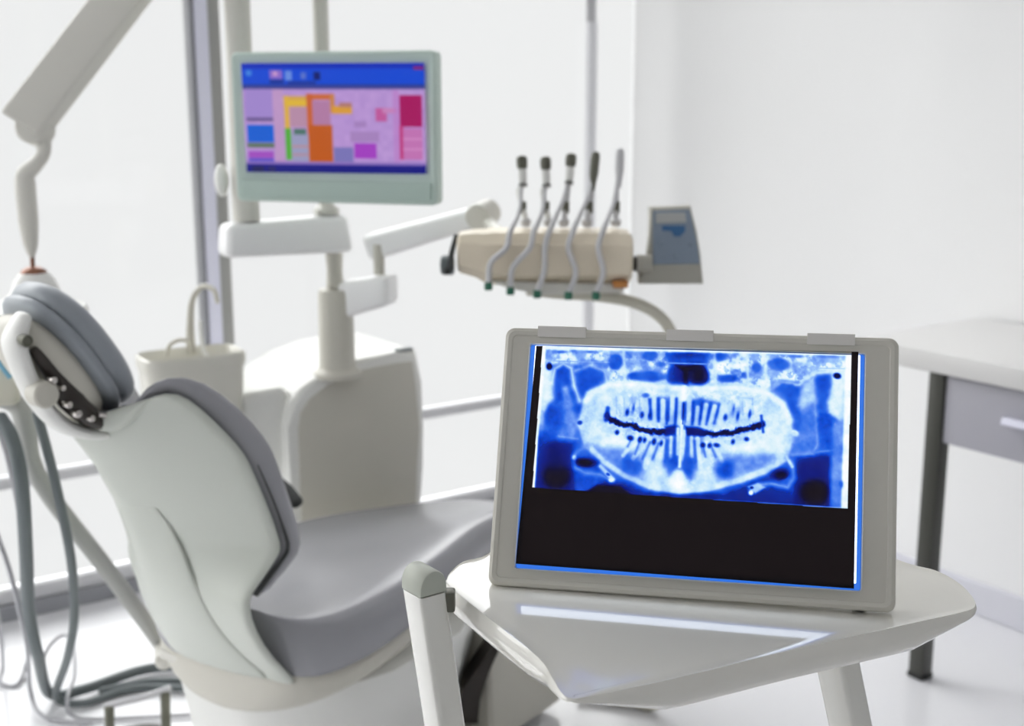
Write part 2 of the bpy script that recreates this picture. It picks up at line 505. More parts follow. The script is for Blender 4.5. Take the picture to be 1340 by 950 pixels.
# rubber feet and a prop stand behind
for a in (-hw + .03, hw - .03):
    p = bx(a, .004, .014); bm = NB(); h_ = max(p.z - T, .0025)
    lathe(bm, V((p.x, p.y, T + .0004)), UP, [(.005, 0), (.006, .001), (.006, h_)], 14); obj('rubber_foot', bm, M['rubber'], lb)
for a in (-.1, .1):
    p = bx(a, .17, .026); f = bx(a, .17, .026) + NBK * .05; f = V((p.x, p.y, 0)) + n * .02; f.z = T + .006
    bm = NB(); tube(bm, [p, f], .005, 12, smooth=False, roundend=.6); obj('prop_leg', bm, M['box'], lb)

# ---- the film: drawn in its own flat coordinates
fc = dict(TL=(-.1524, .2300), TR=(.1482, .2335), BL=(-.1570, .0212), BR=(.1478, .0186))
pc = dict(TL=(-.1464, .2290), TR=(.1421, .2312), BL=(-.1464, .0931), BR=(.1410, .0889))


def film_corner(x, y):
    A = sum(((1 - x) * (1 - y) * fc['TL'][i] if False else 0) for i in (0,)) if False else None
    a = (1 - y) * ((1 - x) * fc['TL'][0] + x * fc['TR'][0]) + y * ((1 - x) * fc['BL'][0] + x * fc['BR'][0])
    b = (1 - y) * ((1 - x) * fc['TL'][1] + x * fc['TR'][1]) + y * ((1 - x) * fc['BL'][1] + x * fc['BR'][1])
    d = -.0010 - .0062 * y ** 1.5 * np.ones_like(a)
    return np.array(BC) + a[..., None] * np.array(E2) + b[..., None] * np.array(O2) + d[..., None] * np.array(NBK)


def smoothnoise(X, Y, s, seed):
    rs = np.random.RandomState(seed); g = rs.rand(64, 64)
    x = X / s; y = Y / s; i = np.floor(x).astype(int); j = np.floor(y).astype(int); fx = x - i; fy = y - j
    fx = fx * fx * (3 - 2 * fx); fy = fy * fy * (3 - 2 * fy)
    q = lambda a, b: g[a % 64, b % 64]
    return (q(i, j) * (1 - fx) + q(i + 1, j) * fx) * (1 - fy) + (q(i, j + 1) * (1 - fx) + q(i + 1, j + 1) * fx) * fy


def sig(d, s): return 1 / (1 + np.exp(np.clip(d / max(s, 1e-6) * 2, -40, 40)))


def xray_field(X, Y):
    """density drawing of a panoramic dental X-ray on a 1230 x 600 sheet: 0 black .. 1 white"""
    v = np.full_like(X, .42)
    def put(mask, val, a=1.0):
        nonlocal v
        v = v + (val - v) * np.clip(mask * a, 0, 1)
    def ell(cx, cy, rx, ry, ang=0, soft=6):
        c, s = math.cos(rad(ang)), math.sin(rad(ang)); x = (X - cx) * c + (Y - cy) * s; y = -(X - cx) * s + (Y - cy) * c
        return sig((np.sqrt((x / rx) ** 2 + (y / ry) ** 2) - 1) * min(rx, ry), soft)
    def stroke(pts, w, soft=3):
        best = np.full_like(X, 1e9)
        for (x0, y0), (x1, y1) in zip(pts, pts[1:]):
            dx, dy = x1 - x0, y1 - y0; t = np.clip(((X - x0) * dx + (Y - y0) * dy) / (dx * dx + dy * dy + 1e-9), 0, 1)
            best = np.minimum(best, np.hypot(X - x0 - t * dx, Y - y0 - t * dy))
        return sig(best - w / 2, soft)
    def poly(pts, soft=6):
        ins = np.zeros(X.shape, bool); best = np.full_like(X, 1e9); n = len(pts)
        for i in range(n):
            x0, y0 = pts[i]; x1, y1 = pts[(i + 1) % n]
            cond = ((y0 > Y) != (y1 > Y)) & (X < (x1 - x0) * (Y - y0) / (y1 - y0 + 1e-12) + x0); ins ^= cond
            dx, dy = x1 - x0, y1 - y0; t = np.clip(((X - x0) * dx + (Y - y0) * dy) / (dx * dx + dy * dy + 1e-9), 0, 1)
            best = np.minimum(best, np.hypot(X - x0 - t * dx, Y - y0 - t * dy))
        return sig(np.where(ins, -best, best), soft)
    def fbm(s_, sd0):
        t_ = 0; w_ = 0
        for k, (f, a_) in enumerate(((1, 1.), (1.9, .6), (3.7, .35))):
            g_ = .6 + 1.1 * k; xr = X * math.cos(g_) - Y * math.sin(g_) + 3000; yr = X * math.sin(g_) + Y * math.cos(g_) + 3000
            t_ = t_ + a_ * smoothnoise(xr, yr, s_ / f, sd0 + k); w_ += a_
        return np.clip((t_ / w_ - .5) * 1.7 + .5, 0, 1)
    N1 = fbm(46, 1); N2 = fbm(22, 5); N3 = fbm(90, 9)
    # soft side fields
    put(poly([(40, 410), (190, 420), (200, 640), (20, 640)], 14), .25); put(ell(120, 560, 55, 48, 0, 18), .03)
    put(ell(120, 480, 40, 60, 0, 18), .17, .8)
    put(poly([(1075, 475), (1215, 470), (1215, 690), (1060, 690)], 12), .22); put(ell(1150, 620, 55, 48, 0, 16), .02)
    put(poly([(330, 560), (480, 620), (800, 625), (960, 560), (1060, 600), (1060, 690), (250, 640)], 8), .26)
    put(poly([(230, 625), (290, 592), (380, 596), (440, 640), (230, 650)], 6), .05)
    # the mottled upper band
    band = poly([(50, 40), (1290, 50), (1290, 125), (1150, 130), (1090, 190), (960, 215), (880, 190), (420, 190), (330, 190), (300, 120), (180, 115), (100, 115), (50, 130)], 8)
    put(band, .93); put(band * sig(.55 - N1, .16), .62, .9); put(band * sig(.62 - N2, .14), .56, .6)
    for c in ((495, 75, 32, 22), (775, 75, 32, 20), (355, 103, 30, 32), (490, 160, 78, 22), (920, 118, 18, 22), (1005, 105, 46, 26), (430, 160, 26, 14), (810, 165, 40, 16), (880, 150, 22, 14)):
        put(ell(*c, 0, 6), .44)
    for c in ((1200, 68, 36, 7), (1070, 70, 30, 7), (250, 62, 26, 6), (130, 64, 30, 6), (680, 120, 26, 10), (540, 110, 20, 10)): put(ell(*c, 0, 4), .5)
    for x in (388, 752, 880, 950): put(stroke([(x, 60), (x + 8, 190)], 12, 5), .86, .8)
    # nose
    put(ell(645, 92, 82, 44, 0, 8), .40); put(ell(600, 155, 36, 46, 0, 8), .30); put(ell(690, 155, 42, 46, 0, 8), .17)
    put(poly([(600, 112), (690, 112), (655, 140), (650, 196), (630, 196), (625, 140)], 10), .03); put(ell(690, 150, 20, 36, 0, 12), .08); put(ell(645, 70, 74, 14, 0, 10), .27)
    # condyles
    put(ell(260, 185, 68, 58, 0, 8), .40); put(stroke([(190, 140), (250, 112), (310, 140), (324, 190)], 14, 9), .74)
    put(stroke([(215, 122), (260, 100), (315, 120)], 18, 5), .55, .8)
    put(ell(140, 165, 46, 54, 0, 7), .36); put(poly([(108, 160), (180, 160), (200, 420), (60, 420), (62, 330)], 12), .40, .9)
    put(stroke([(150, 215), (164, 300), (180, 390)], 22, 9), .74); put(stroke([(92, 190), (106, 132), (140, 112), (174, 130), (186, 200), (210, 262)], 13, 9), .84)
    put(poly([(50, 115), (92, 140), (100, 250), (64, 300), (36, 300)], 12), .95); put(ell(50, 330, 14, 50, 0, 10), .8)
    put(poly([(146, 230), (165, 230), (190, 320), (190, 400), (130, 396), (140, 320)], 16), .58); put(stroke([(126, 402), (205, 412)], 7, 8), .66)
    put(stroke([(160, 240), (178, 300), (196, 360)], 16, 12), .62, .8); put(ell(82, 123, 12, 14, 0, 3), .12)
    put(poly([(975, 215), (1010, 178), (1060, 180), (1095, 225), (1090, 262), (1060, 262)], 7), .41); put(stroke([(985, 200), (1020, 172), (1080, 178)], 14, 5), .62)
    put(ell(1182, 195, 42, 58, 0, 7), .36); put(poly([(1150, 200), (1212, 200), (1226, 440), (1152, 450)], 9), .40)
    put(poly([(1105, 180), (1140, 160), (1150, 260), (1100, 300), (1080, 270)], 14), .86, .9); put(stroke([(1128, 190), (1122, 300), (1110, 400)], 24, 12), .72)
    put(poly([(1100, 290), (1150, 250), (1158, 460), (1080, 468), (1070, 420)], 14), .55); put(stroke([(1146, 250), (1158, 430), (1140, 464), (1060, 470)], 9, 8), .66)
    put(poly([(1222, 140), (1250, 160), (1250, 340), (1200, 300), (1196, 260)], 10), .95, .9); put(poly([(1205, 120), (1280, 120), (1280, 330), (1240, 330)], 10), .9, .8); put(stroke([(1060, 472), (1250, 446)], 6, 5), .58)
    put(stroke([(1118, 160), (1150, 138), (1215, 130), (1244, 190)], 14, 9), .86); put(ell(1231, 149, 15, 12, 20, 3), .12)
    put(poly([(1215, 330), (1290, 330), (1290, 690), (1210, 690)], 10), .60)
    # the jaws
    jaw = poly([(240, 225), (330, 192), (450, 190), (560, 196), (640, 205), (720, 200), (860, 196), (950, 214), (1030, 265), (1058, 340), (1060, 420), (1040, 490), (985, 535), (860, 580), (745, 612), (620, 622), (500, 606),
                (400, 560), (310, 505), (235, 440), (205, 350), (222, 285)], 8)
    put(jaw, .90); put(jaw * sig(.52 - N3, .2), .78, .8)
    put(jaw * sig(.60 - N2, .14), .74, .6)
    put(ell(285, 330, 40, 110, 14, 30), .82, .8); put(ell(1000, 340, 40, 110, -14, 30), .82, .8)
    put(poly([(262, 446), (400, 440), (470, 490), (480, 585), (350, 540)], 20), .62, .95); put(ell(395, 508, 76, 40, 25, 22), .52); put(ell(290, 460, 30, 16, 25, 12), .58)
    put(poly([(760, 465), (990, 470), (970, 515), (850, 565), (765, 580)], 20), .62, .95); put(ell(870, 505, 70, 30, -14, 20), .56)
    put(stroke([(262, 452), (310, 500), (400, 556), (500, 598), (620, 618), (745, 604), (860, 572), (985, 522), (1036, 480)], 20, 6), .84)
    put(poly([(300, 385), (470, 425), (450, 450), (300, 430)], 16), .94); put(poly([(810, 435), (1030, 390), (1030, 462), (830, 466)], 16), .96)
    put(stroke([(236, 262), (262, 225), (330, 196), (450, 192), (560, 198), (640, 206), (720, 202), (860, 198), (950, 216), (1024, 265), (1050, 330)], 22, 9), .97, .8)
    # front teeth, upper: blue gaps then roots
    put(poly([(490, 250), (590, 240), (640, 255), (700, 245), (775, 262), (770, 300), (740, 340), (600, 345), (500, 330)], 8), .43, .9)
    for x0, y0, x1, y1, w in ((478, 235, 482, 340, 20), (513, 250, 516, 350, 22), (549, 258, 550, 352, 22), (590, 240, 586, 352, 22), (618, 225, 615, 352, 20), (655, 245, 655, 352, 22), (690, 285, 684, 355, 20), (722, 275, 712, 352, 22), (757, 280, 738, 355, 22), (790, 250, 775, 360, 24)):
        put(stroke([(x0, y0), (x1, y1)], w, 4), .82)
    for x0, y0, x1, y1 in ((497, 255, 503, 330), (532, 250, 533, 340), (570, 265, 566, 350), (604, 250, 600, 350), (635, 260, 633, 400), (672, 265, 668, 350), (707, 262, 697, 350), (741, 265, 724, 350), (775, 270, 756, 345)):
        put(stroke([(x0, y0), (x1, y1)], 9, 6), .34, .9)
    for c in ((405, 306, 7, 12), (430, 290, 4, 14), (465, 315, 8, 12), (497, 318, 6, 12), (799, 322, 7, 12), (848, 318, 5, 14), (895, 308, 5, 14), (830, 290, 3, 12)): put(ell(*c, 8, 4), .30)
    for x, y in ((360, 270), (392, 275), (425, 270), (455, 280), (825, 280), (865, 275), (905, 268)): put(stroke([(x, y - 25), (x + 3, y + 40)], 5, 4), .72, .8)
    put(ell(480, 236, 14, 9, 0, 4), .5); put(stroke([(850, 242), (905, 246)], 8, 6), .74)
    # bite line
    jit = (N2 - .5) * 14
    Ysave = Y; Y = Y + jit
    put(stroke([(322, 325), (345, 340), (400, 352), (470, 374), (540, 386), (610, 388)], 20, 4), .10)
    put(stroke([(648, 384), (710, 392), (780, 388), (860, 376), (946, 352)], 20, 4), .10)
    Y = Ysave
    put(poly([(560, 362), (600, 352), (622, 365), (622, 400), (565, 400)], 6), .24); put(poly([(640, 360), (690, 362), (740, 380), (700, 402), (645, 402)], 6), .18)
    put(stroke([(326, 290), (320, 335)], 16, 5), .36); put(stroke([(940, 315), (948, 380)], 9, 4), .30); put(ell(326, 318, 9, 16, 0, 4), .22)
    # lower teeth
    put(poly([(555, 402), (715, 402), (700, 560), (665, 575), (640, 540), (580, 560), (560, 500)], 10), .50, .9)
    for x0, y0, x1, y1, w in ((440, 415, 392, 478, 16), (478, 420, 432, 490, 18), (515, 425, 482, 520, 24), (552, 420, 530, 520, 20), (585, 405, 583, 490, 14), (612, 370, 612, 470, 15), (636, 380, 628, 515, 16), (666, 405, 668, 480, 15), (690, 410, 702, 520, 20), (728, 430, 735, 545, 24), (760, 440, 790, 500, 16)):
        put(stroke([(x0, y0), (x1, y1)], w, 4), .84)
    for x0, y0, x1, y1 in ((425, 412, 410, 440), (462, 412, 440, 470), (500, 425, 470, 490), (534, 430, 512, 490), (568, 420, 562, 500), (600, 400, 598, 470), (650, 410, 648, 500), (678, 420, 684, 500), (712, 435, 722, 480), (745, 440, 762, 480)):
        put(stroke([(x0, y0), (x1, y1)], 8, 6), .44, .9)
    for c in ((366, 386, 8, 9), (420, 408, 12, 9), (458, 414, 8, 11), (478, 416, 6, 9), (516, 422, 8, 12), (545, 428, 6, 10), (712, 434, 10, 10), (738, 436, 8, 10), (766, 434, 12, 8), (830, 420, 7, 9), (884, 409, 9, 8)): put(ell(*c, 10, 4), .22)
    put(ell(590, 518, 38, 36, 0, 12), .40); put(ell(656, 522, 32, 40, 0, 12), .40); put(ell(798, 530, 34, 30, 0, 14), .42); put(ell(430, 520, 40, 30, 30, 16), .46)
    put(stroke([(628, 340), (620, 520)], 12, 4), .90); put(stroke([(634, 240), (630, 350)], 3, 2), .2)
    put(ell(613, 573, 30, 42, 0, 10), .97); put(ell(530, 560, 50, 44, 0, 16), .86, .8); put(ell(715, 565, 42, 42, 0, 16), .82, .8)
    put(stroke([(635, 205), (632, 250)], 22, 6), .97)
    # throat outlines
    put(stroke([(240, 440), (205, 465), (190, 482), (198, 525), (240, 548), (300, 552), (340, 575)], 13, 9), .64); put(ell(192, 486, 9, 9, 0, 4), .9)
    put(ell(250, 500, 44, 20, 8, 8), .40); put(ell(236, 506, 38, 17, 6, 7), .05); put(stroke([(300, 520), (352, 572)], 16, 5), .82); put(ell(344, 574, 10, 8, 0, 3), .92); put(ell(332, 552, 8, 5, 30, 2), .4)
    put(stroke([(1042, 480), (1064, 512), (1068, 560), (1045, 600), (985, 585), (940, 590), (905, 612)], 15, 9), .64)
    put(stroke([(1040, 478), (1062, 518)], 12, 4), .84); put(ell(1012, 548, 40, 24, -12, 7), .22); put(ell(1020, 552, 22, 14, 0, 6), .08)
    put(poly([(890, 598), (930, 582), (960, 600), (920, 625)], 4), .72); put(ell(903, 622, 9, 9, 0, 3), .95); put(ell(906, 602, 7, 5, 0, 2), .2)
    put(ell(1070, 384, 16, 12, 20, 4), .92); put(ell(1055, 395, 26, 22, 0, 8), .72, .6); put(ell(212, 348, 10, 8, 0, 3), .3)
    # thin level lines, side bars
    put(stroke([(40, 100), (205, 103)], 4, 2), .68); put(stroke([(1105, 117), (1295, 120)], 4, 2), .68); put(stroke([(205, 103), (330, 104)], 3, 2), .78, .5)
    put(stroke([(565, 104), (725, 107)], 6, 2), .62)
    put(stroke([(57, 45), (50, 180), (30, 420), (20, 605)], 19, 3), 1.0); put(stroke([(1276, 60), (1272, 300), (1264, 684)], 26, 4), 1.0)
    put(stroke([(52, 48), (1285, 60)], 10, 4), .97); put(ell(1250, 585, 8, 14, 0, 4), .5); put(stroke([(400, 633), (1280, 682)], 5, 2), .82, .75)
    v = v + (fbm(30, 20) - .5) * .10 * sig(.25 - v, .1) + (fbm(60, 30) - .5) * .10 * sig(.3 - v, .1)
    return np.clip(v, 0, 1)


RAMP = [(0, (20, 14, 16)), (.1, (8, 8, 46)), (.22, (6, 22, 122)), (.40, (2, 74, 214)), (.50, (36, 104, 230)), (.60, (92, 140, 240)), (.70, (140, 182, 248)), (.80, (186, 222, 250)), (.88, (218, 240, 250)), (1.0, (250, 252, 255))]


def ramp(v):
    xs = [r[0] for r in RAMP]
    return np.stack([np.interp(v, xs, [r[1][i] for r in RAMP]) for i in range(3)], -1)


def film_colour(x, y):
    a = (1 - y) * ((1 - x) * fc['TL'][0] + x * fc['TR'][0]) + y * ((1 - x) * fc['BL'][0] + x * fc['BR'][0])
    b = (1 - y) * ((1 - x) * fc['TL'][1] + x * fc['TR'][1]) + y * ((1 - x) * fc['BL'][1] + x * fc['BR'][1])
    # where on the exposed picture (0..1, 0..1)
    px = np.zeros_like(a); py = np.zeros_like(a)
    for _ in range(6):
        l = pc['TL'][0] + (pc['BL'][0] - pc['TL'][0]) * py; r = pc['TR'][0] + (pc['BR'][0] - pc['TR'][0]) * py
        px = (a - l) / (r - l)
        t_ = pc['TL'][1] + (pc['TR'][1] - pc['TL'][1]) * px; q = pc['BL'][1] + (pc['BR'][1] - pc['BL'][1]) * px
        py = (b - t_) / (q - t_)
    cx, cy = np.clip(px, 0, 1), np.clip(py, 0, 1)
    X = (1 - cy) * (52 + (1285 - 52) * cx) + cy * (20 + (1275 - 20) * cx)
    Y = (1 - cx) * (45 + (603 - 45) * cy) + cx * (58 + (683 - 58) * cy)
    c = ramp(xray_field(X, Y))
    inside = (px >= 0) & (px <= 1) & (py <= 1)
    edge_ = (px < 0) | (px > 1)
    c = np.where(inside[..., None], c, np.array([14, 10, 12.]))
    # film passes a share of the panel's light: divide the wanted picture by the panel's own brightness
    lc = np.where(c / 255 <= .04045, c / 255 / 12.92, ((c / 255 + .055) / 1.055) ** 2.4)
    pan = np.array(lin((222, 234, 255))[:3]) * 2.6
    tr = np.clip(lc / pan, 0, 1)
    s = np.where(tr <= .0031308, tr * 12.92, 1.055 * tr ** (1 / 2.4) - .055)
    return s * 255


film = picture_grid('xray_film', film_corner, 560, 420, film_colour, M['film'], None)
tag(film, 'blue panoramic dental X-ray film showing a full set of teeth, clipped on the lit viewer', 'X-ray film')

# ------------------------------------------------------------------ dental chair
CA = rad(15); ca = V((math.cos(CA), math.sin(CA), 0)); cr = V((math.sin(CA), -math.cos(CA), 0)); CO = V((.85, 2.10, 0))
def ch(s, l, z): return CO + ca * s + cr * l + UP * z


chair = thing('dental_chair', (CO.x, CO.y, 0), 'large reclining treatment chair with grey upholstery and a white shell back, beside the window', 'dental chair')
def chp(u, v, l):                     # a point at sideways distance l from the chair's middle
    r = ray(u, v); q = CO + cr * l
    return CAM + r * ((q - CAM).dot(cr) / r.dot(cr))
def sz(p): return (p - CO).dot(ca), p.z
# half-outline of the back from the hip up to the neck: spine (s,z), sideways reach, shell edge and cushion edge
ROWS = [((-.122, .40), .245, (386, 905), None), ((-.125, .41), .245, (384, 893), None), ((-.140, .455), .242, (352, 868), None), ((-.160, .51), .237, (328, 830), None), ((-.174, .55), .235, (320, 800), None),
        ((-.186, .58), .235, (323, 784), (330, 790)), ((-.190, .592), .237, (330, 774), (337, 781)), ((-.213, .65), .256, (360, 733), (377, 737)), ((-.217, .66), .258, (365, 720), (384, 722)), ((-.221, .67), .259, (362, 705), (383, 704)),
        ((-.245, .725), .26, (346, 660), (369, 655)), ((-.273, .785), .256, (325, 612), (352, 602)), ((-.284, .805), .252, (318, 597), (345, 586)), ((-.302, .835), .243, (296, 571), (326, 557)), ((-.322, .862), .22, (258, 534), (276, 510)), ((-.332, .876), .195, (226, 512), (231, 490)),
        ((-.338, .880), .168, (196, 518), (192, 499)), ((-.340, .884), .145, (178, 538), (173, 520)), ((-.342, .886), .118, (162, 560), (159, 545)), ((-.343, .887), .08, (136, 571), (134, 566))]
LN = [0, .10, .22, .38, .55, .72, .88, 1.0]
def half(row, which, k, fwd):
    (ss, z0), l, sh, cu_ = row
    es, ez = sz(chp(*(sh if which == 's' else cu_), l))
    return ss + (es - ss) * k ** 1.3 + fwd, l * k, z0 + (ez - z0) * k
def chs(sg, k, p):                    # the far flank is drawn in and swept forward a little
    return ch(p[0], p[1], p[2]) if sg > 0 else ch(p[0] + .045 * k * k, -p[1] * .74, p[2])
def back_rings(rws, rear, front):
    """closed rings across each row; rear / front are lists of (which edge, reach factor, forward shift) for the two sides"""
    rings = []
    for r in rws:
        ring = []
        for side, order in ((rear, 1), (front, -1)):
            w_, f_, d_ = side
            ks = [(-1, k) for k in LN[:0:-1]] + [(1, k) for k in LN]
            for sg, k in (ks if order == 1 else ks[::-1]):
                p = half(r, w_, k * f_, d_); ring.append(chs(sg, k, p))
        rings.append(ring)
    return rings


bm = NB(); loft(bm, back_rings(ROWS, ('s', 1, 0), ('s', .985, .018))); obj('backrest_shell', bm, M['shell'], chair, 40, sub=1)
cush = ROWS[5:]
def cushion_rings():
    rings = []
    ks = [(-1, k) for k in LN[:0:-1]] + [(1, k) for k in LN]
    for r in cush:
        ring = []
        for sg, k in ks:
            p = half(r, 's', k * .985, .022); ring.append(chs(sg, k, p))
        for sg, k, d in ((1, 1.0, .024), (1, 1.0, .040)):
            p = half(r, 'c', k, d - .022); ring.append(chs(sg, k, p))
        for sg, k in ks[::-1]:
            p = half(r, 's', k * .93, .075); ring.append(chs(sg, k, p))
        for sg, k, d in ((-1, 1.0, .040), (-1, 1.0, .024)):
            p = half(r, 'c', k, d - .022); ring.append(chs(sg, k, p))
        rings.append(ring)
    return rings
bm = NB(); loft(bm, cushion_rings()); obj('backrest_cushion', bm, M['upholstery'], chair, 40, sub=1)
# dark seam between shell and cushion along the flank
for sg in (1, -1):
    pts_ = []
    for r in ROWS[5:12]:
        p = half(r, 's', 1.0, .019); pts_.append(chs(sg, 1.0, p))
    bm = NB(); tube(bm, pts_, [.0036] * 4 + [.003, .0022, .0012], 8, 3); obj('seam', bm, M['seam'], chair)
# raised cover over the lower spine
zE = [sz(chp(*r[2], r[1]))[1] for r in ROWS[:13]]; sE = [sz(chp(*r[2], r[1]))[0] for r in ROWS[:13]]; lE = [r[1] for r in ROWS[:13]]
zS = [r[0][1] for r in ROWS]; sS = [r[0][0] for r in ROWS]
def shell_s(l, z):
    w_ = float(np.interp(z, zE, lE)); k = min(1, abs(l) / w_)
    ss = float(np.interp(z, zS, sS)); se = float(np.interp(z, zE, sE))
    return ss + (se - ss) * k ** 1.3
rings = []
for z, lb_, h in ((.402, .205, .012), (.425, .20, .014), (.46, .178, .014), (.52, .142, .013), (.60, .116, .0095), (.66, .10, .005), (.71, .09, .001), (.75, .08, -.004)):
    ring = []
    for sg, k in [(-1, x) for x in (1, .97, .9, .75, .5, .25)] + [(1, x) for x in (0, .25, .5, .75, .9, .97, 1)]:
        l = lb_ * k; ring.append(ch(shell_s(l, z) - h * (1 - k ** 7) - (.0005 if k < 1 else -.004), l if sg > 0 else -l * .74, z) + ca * (0 if sg > 0 else .045 * (l / .25) ** 2))
    ring += [ch(shell_s(0, z) + .006, 0, z)]
    rings.append(ring)
bm = NB(); loft(bm, rings); obj('spine_cover', bm, M['shell'], chair, 40, sub=1)

# headrest
hu = (ca * -.55 + UP * .835).normalized(); hn = hu.cross(cr).normalized()
if hn.dot(ca) < 0: hn = -hn
HC = ch(-.335, .0, .992)
bm = NB(); superellipsoid(bm, HC + hn * .036, cr * .102, hu * .124, hn * .032, .75, .85); hp = obj('headrest_cushion', bm, M['upholstery2'], chair, 40)
bm = NB(); superellipsoid(bm, HC + hn * .010, cr * .100, hu * .122, hn * .019, .75, .85); obj('headrest_rim', bm, M['upholstery2'], chair, 40)
bm = NB(); superellipsoid(bm, HC - hn * .024 - hu * .002, cr * .088, hu * .108, hn * .036, .75, .85); obj('headrest_shell', bm, M['cream'], chair, 40)
# bracket: curved white arm from the neck up the rear, with a joint disc and the dark mechanism inside
bk = [chp(u, v, .05) for u, v in ((156, 566), (112, 566), (76, 552), (48, 521), (28, 480), (19, 446), (30, 414))]
bm = NB(); tube(bm, bk, [.009, .011, .013, .014, .014, .015, .010], 16, 8, flat=2.0, roundend=.7, up=ca)
br_ = obj('headrest_bracket', bm, M['white'], chair, 40)
pj = chp(58, 516, .085); bm = NB(); lathe(bm, pj, cr, [(.004, .010), (.018, .010), (.021, .006), (.021, -.02), (.01, -.022)], 26); obj('joint_disc', bm, M['cream'], br_)
pj = chp(34, 446, .082); bm = NB(); lathe(bm, pj, cr, [(.002, .002), (.006, .002), (.0085, .005), (.0095, .002), (.0095, -.015), (.003, -.016)], 20); obj('pivot_screw', bm, M['grip'], br_)
bm = NB(); tube(bm, [chp(u, v, .068) for u, v in ((44, 458), (68, 488), (92, 522), (118, 546), (142, 556))], [.007, .013, .02, .017, .010], 14, 8, flat=1.3, up=ca, roundend=.5)
me_ = obj('headrest_mechanism', bm, M['dark'], chair, 40)
for u, v, r in ((72, 498, .006), (84, 508, .005), (92, 530, .006), (104, 542, .007), (122, 548, .006)):
    bm = NB(); lathe(bm, chp(u, v, .098) - cr * .014, cr, [(.001, .014), (r * .8, .013), (r, .010), (r, 0), (.001, -.001)], 14)
    obj('chrome_fitting', bm, M['chrome'], me_)
bm = NB(); tube(bm, [chp(u, v, .085) for u, v in ((128, 542), (150, 541), (166, 534))], [.006, .008, .006], 12, flat=1.5, roundend=.6); obj('chrome_plate', bm, M['chrome'], chair)

# seat: left and right edge of the pan given along its length
SA = rad(20)
sd_ = V((math.cos(SA), math.sin(SA), 0)); sr_ = V((math.sin(SA), -math.cos(SA), 0))
Redge = [(atz(322, 790, .545)), atz(352, 806, .535), atz(400, 818, .522), atz(452, 815, .516), atz(530, 776, .52), atz(600, 722, .535), atz(640, 678, .55)]
Redge += [Redge[-1] + sd_ * .2 - UP * .02, Redge[-1] + sd_ * .42 - UP * .06, Redge[-1] + sd_ * .6 - UP * .12]
wid = [.16, .28, .40, .52, .56, .54, .49, .44, .42, .38]
TH = [.10, .105, .108, .105, .10, .085, .08, .075, .07, .06]


def seat_ring(i, k):
    p = Redge[i]; w = wid[i]; th = TH[i]
    lft = p - sr_ * w; lft.z = .50 - .012 * max(0, i - 3) if i < 7 else p.z - .09
    pts = []
    prof = [(0.0, -.35), (.0, -.75), (.03, -1.0), (.14, -1.02), (.32, -1.0), (.5, -1.0), (.68, -1.0), (.86, -1.0), (.97, -1.0), (1.0, -.75), (1.0, -.3),
            (.975, -.02), (.88, .04), (.72, -.06), (.5, -.12), (.28, -.06), (.12, .06), (.035, .03)]
    for f, h in prof:
        q = p.lerp(lft, f); q.z += h * th
        pts.append(q)
    return pts


bm = NB(); loft(bm, [seat_ring(i, 0) for i in range(len(Redge))]); obj('seat_cushion', bm, M['upholstery'], chair, 40, sub=2)
# white tub under the seat cushion
def tub_ring(i):
    p = Redge[i].copy(); w = wid[i] - .03; th = TH[i]
    p = p - sr_ * .014; p.z -= th * .98
    lft = p - sr_ * w; lft.z = (.50 - .012 * max(0, i - 3) if i < 7 else Redge[i].z - .09) - th * .98
    pts = []
    for f, h in ((0, .02), (0, -.02), (.04, -.05), (.2, -.085), (.5, -.10), (.8, -.085), (.96, -.05), (1, -.02), (1, .02), (.7, .02), (.3, .02)):
        q = p.lerp(lft, f); q.z += h * (1.0 if i < 7 else .7); pts.append(q)
    return pts
bm = NB(); loft(bm, [tub_ring(i) for i in range(1, len(Redge))]); obj('seat_pan', bm, M['cream'], chair, 40, sub=2)
# hip joint and armrest stub on the far side
bm = NB(); tube(bm, [ch(.02, -.27, .57), ch(.06, -.28, .58), ch(.13, -.28, .555)], [.02, .024, .02], 14, roundend=.6); obj('armrest_joint', bm, M['seam'], chair)
bm = NB(); tube(bm, [atd(352, 626, 2.60), atd(372, 645, 2.58), atd(388, 658, 2.56)], [.016, .018, .012], 14, roundend=.6, flat=1.4); obj('armrest_stub', bm, M['seam'], chair)
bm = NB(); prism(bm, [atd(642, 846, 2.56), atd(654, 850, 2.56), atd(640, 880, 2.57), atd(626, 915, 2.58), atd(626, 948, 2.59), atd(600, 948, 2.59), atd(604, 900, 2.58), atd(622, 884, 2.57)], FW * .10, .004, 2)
obj('gap_shade', bm, M['dark'], chair, label='dark piece standing in for the shaded gap beside the lift housing')  # solid dark piece put in as the shade of the gap
# base: a broad white cover sloping down to the pedestal and floor plate
bm = NB()
bl_ = [(-.06, -.14, .372), (-.065, .02, .372), (-.03, .14, .365), (.08, .235, .35), (.16, .245, .345), (.36, .23, .35), (.50, .15, .35), (.50, -.15, .35), (.36, -.24, .35), (.02, -.24, .36)]
def base_ring(k, dz): return [ch(.15 + (s - .15) * k, l * k, z + dz) for s, l, z in bl_]
loft(bm, [base_ring(.90, .015), base_ring(.99, .004), base_ring(1.0, -.015), base_ring(.98, -.05), base_ring(.90, -.16), base_ring(.84, -.26), base_ring(.82, -.315)])
bs_ = obj('base_cover', bm, M['white'], chair, 35)
bm = NB()
loft(bm, [[ch(.16 + (s - .15) * k, l * k, z) for s, l, _ in bl_] for k, z in ((.95, .045), (1.02, .040), (1.04, .03), (1.04, .0))]); obj('floor_plate', bm, M['cream'], chair, 35)
bm = NB()
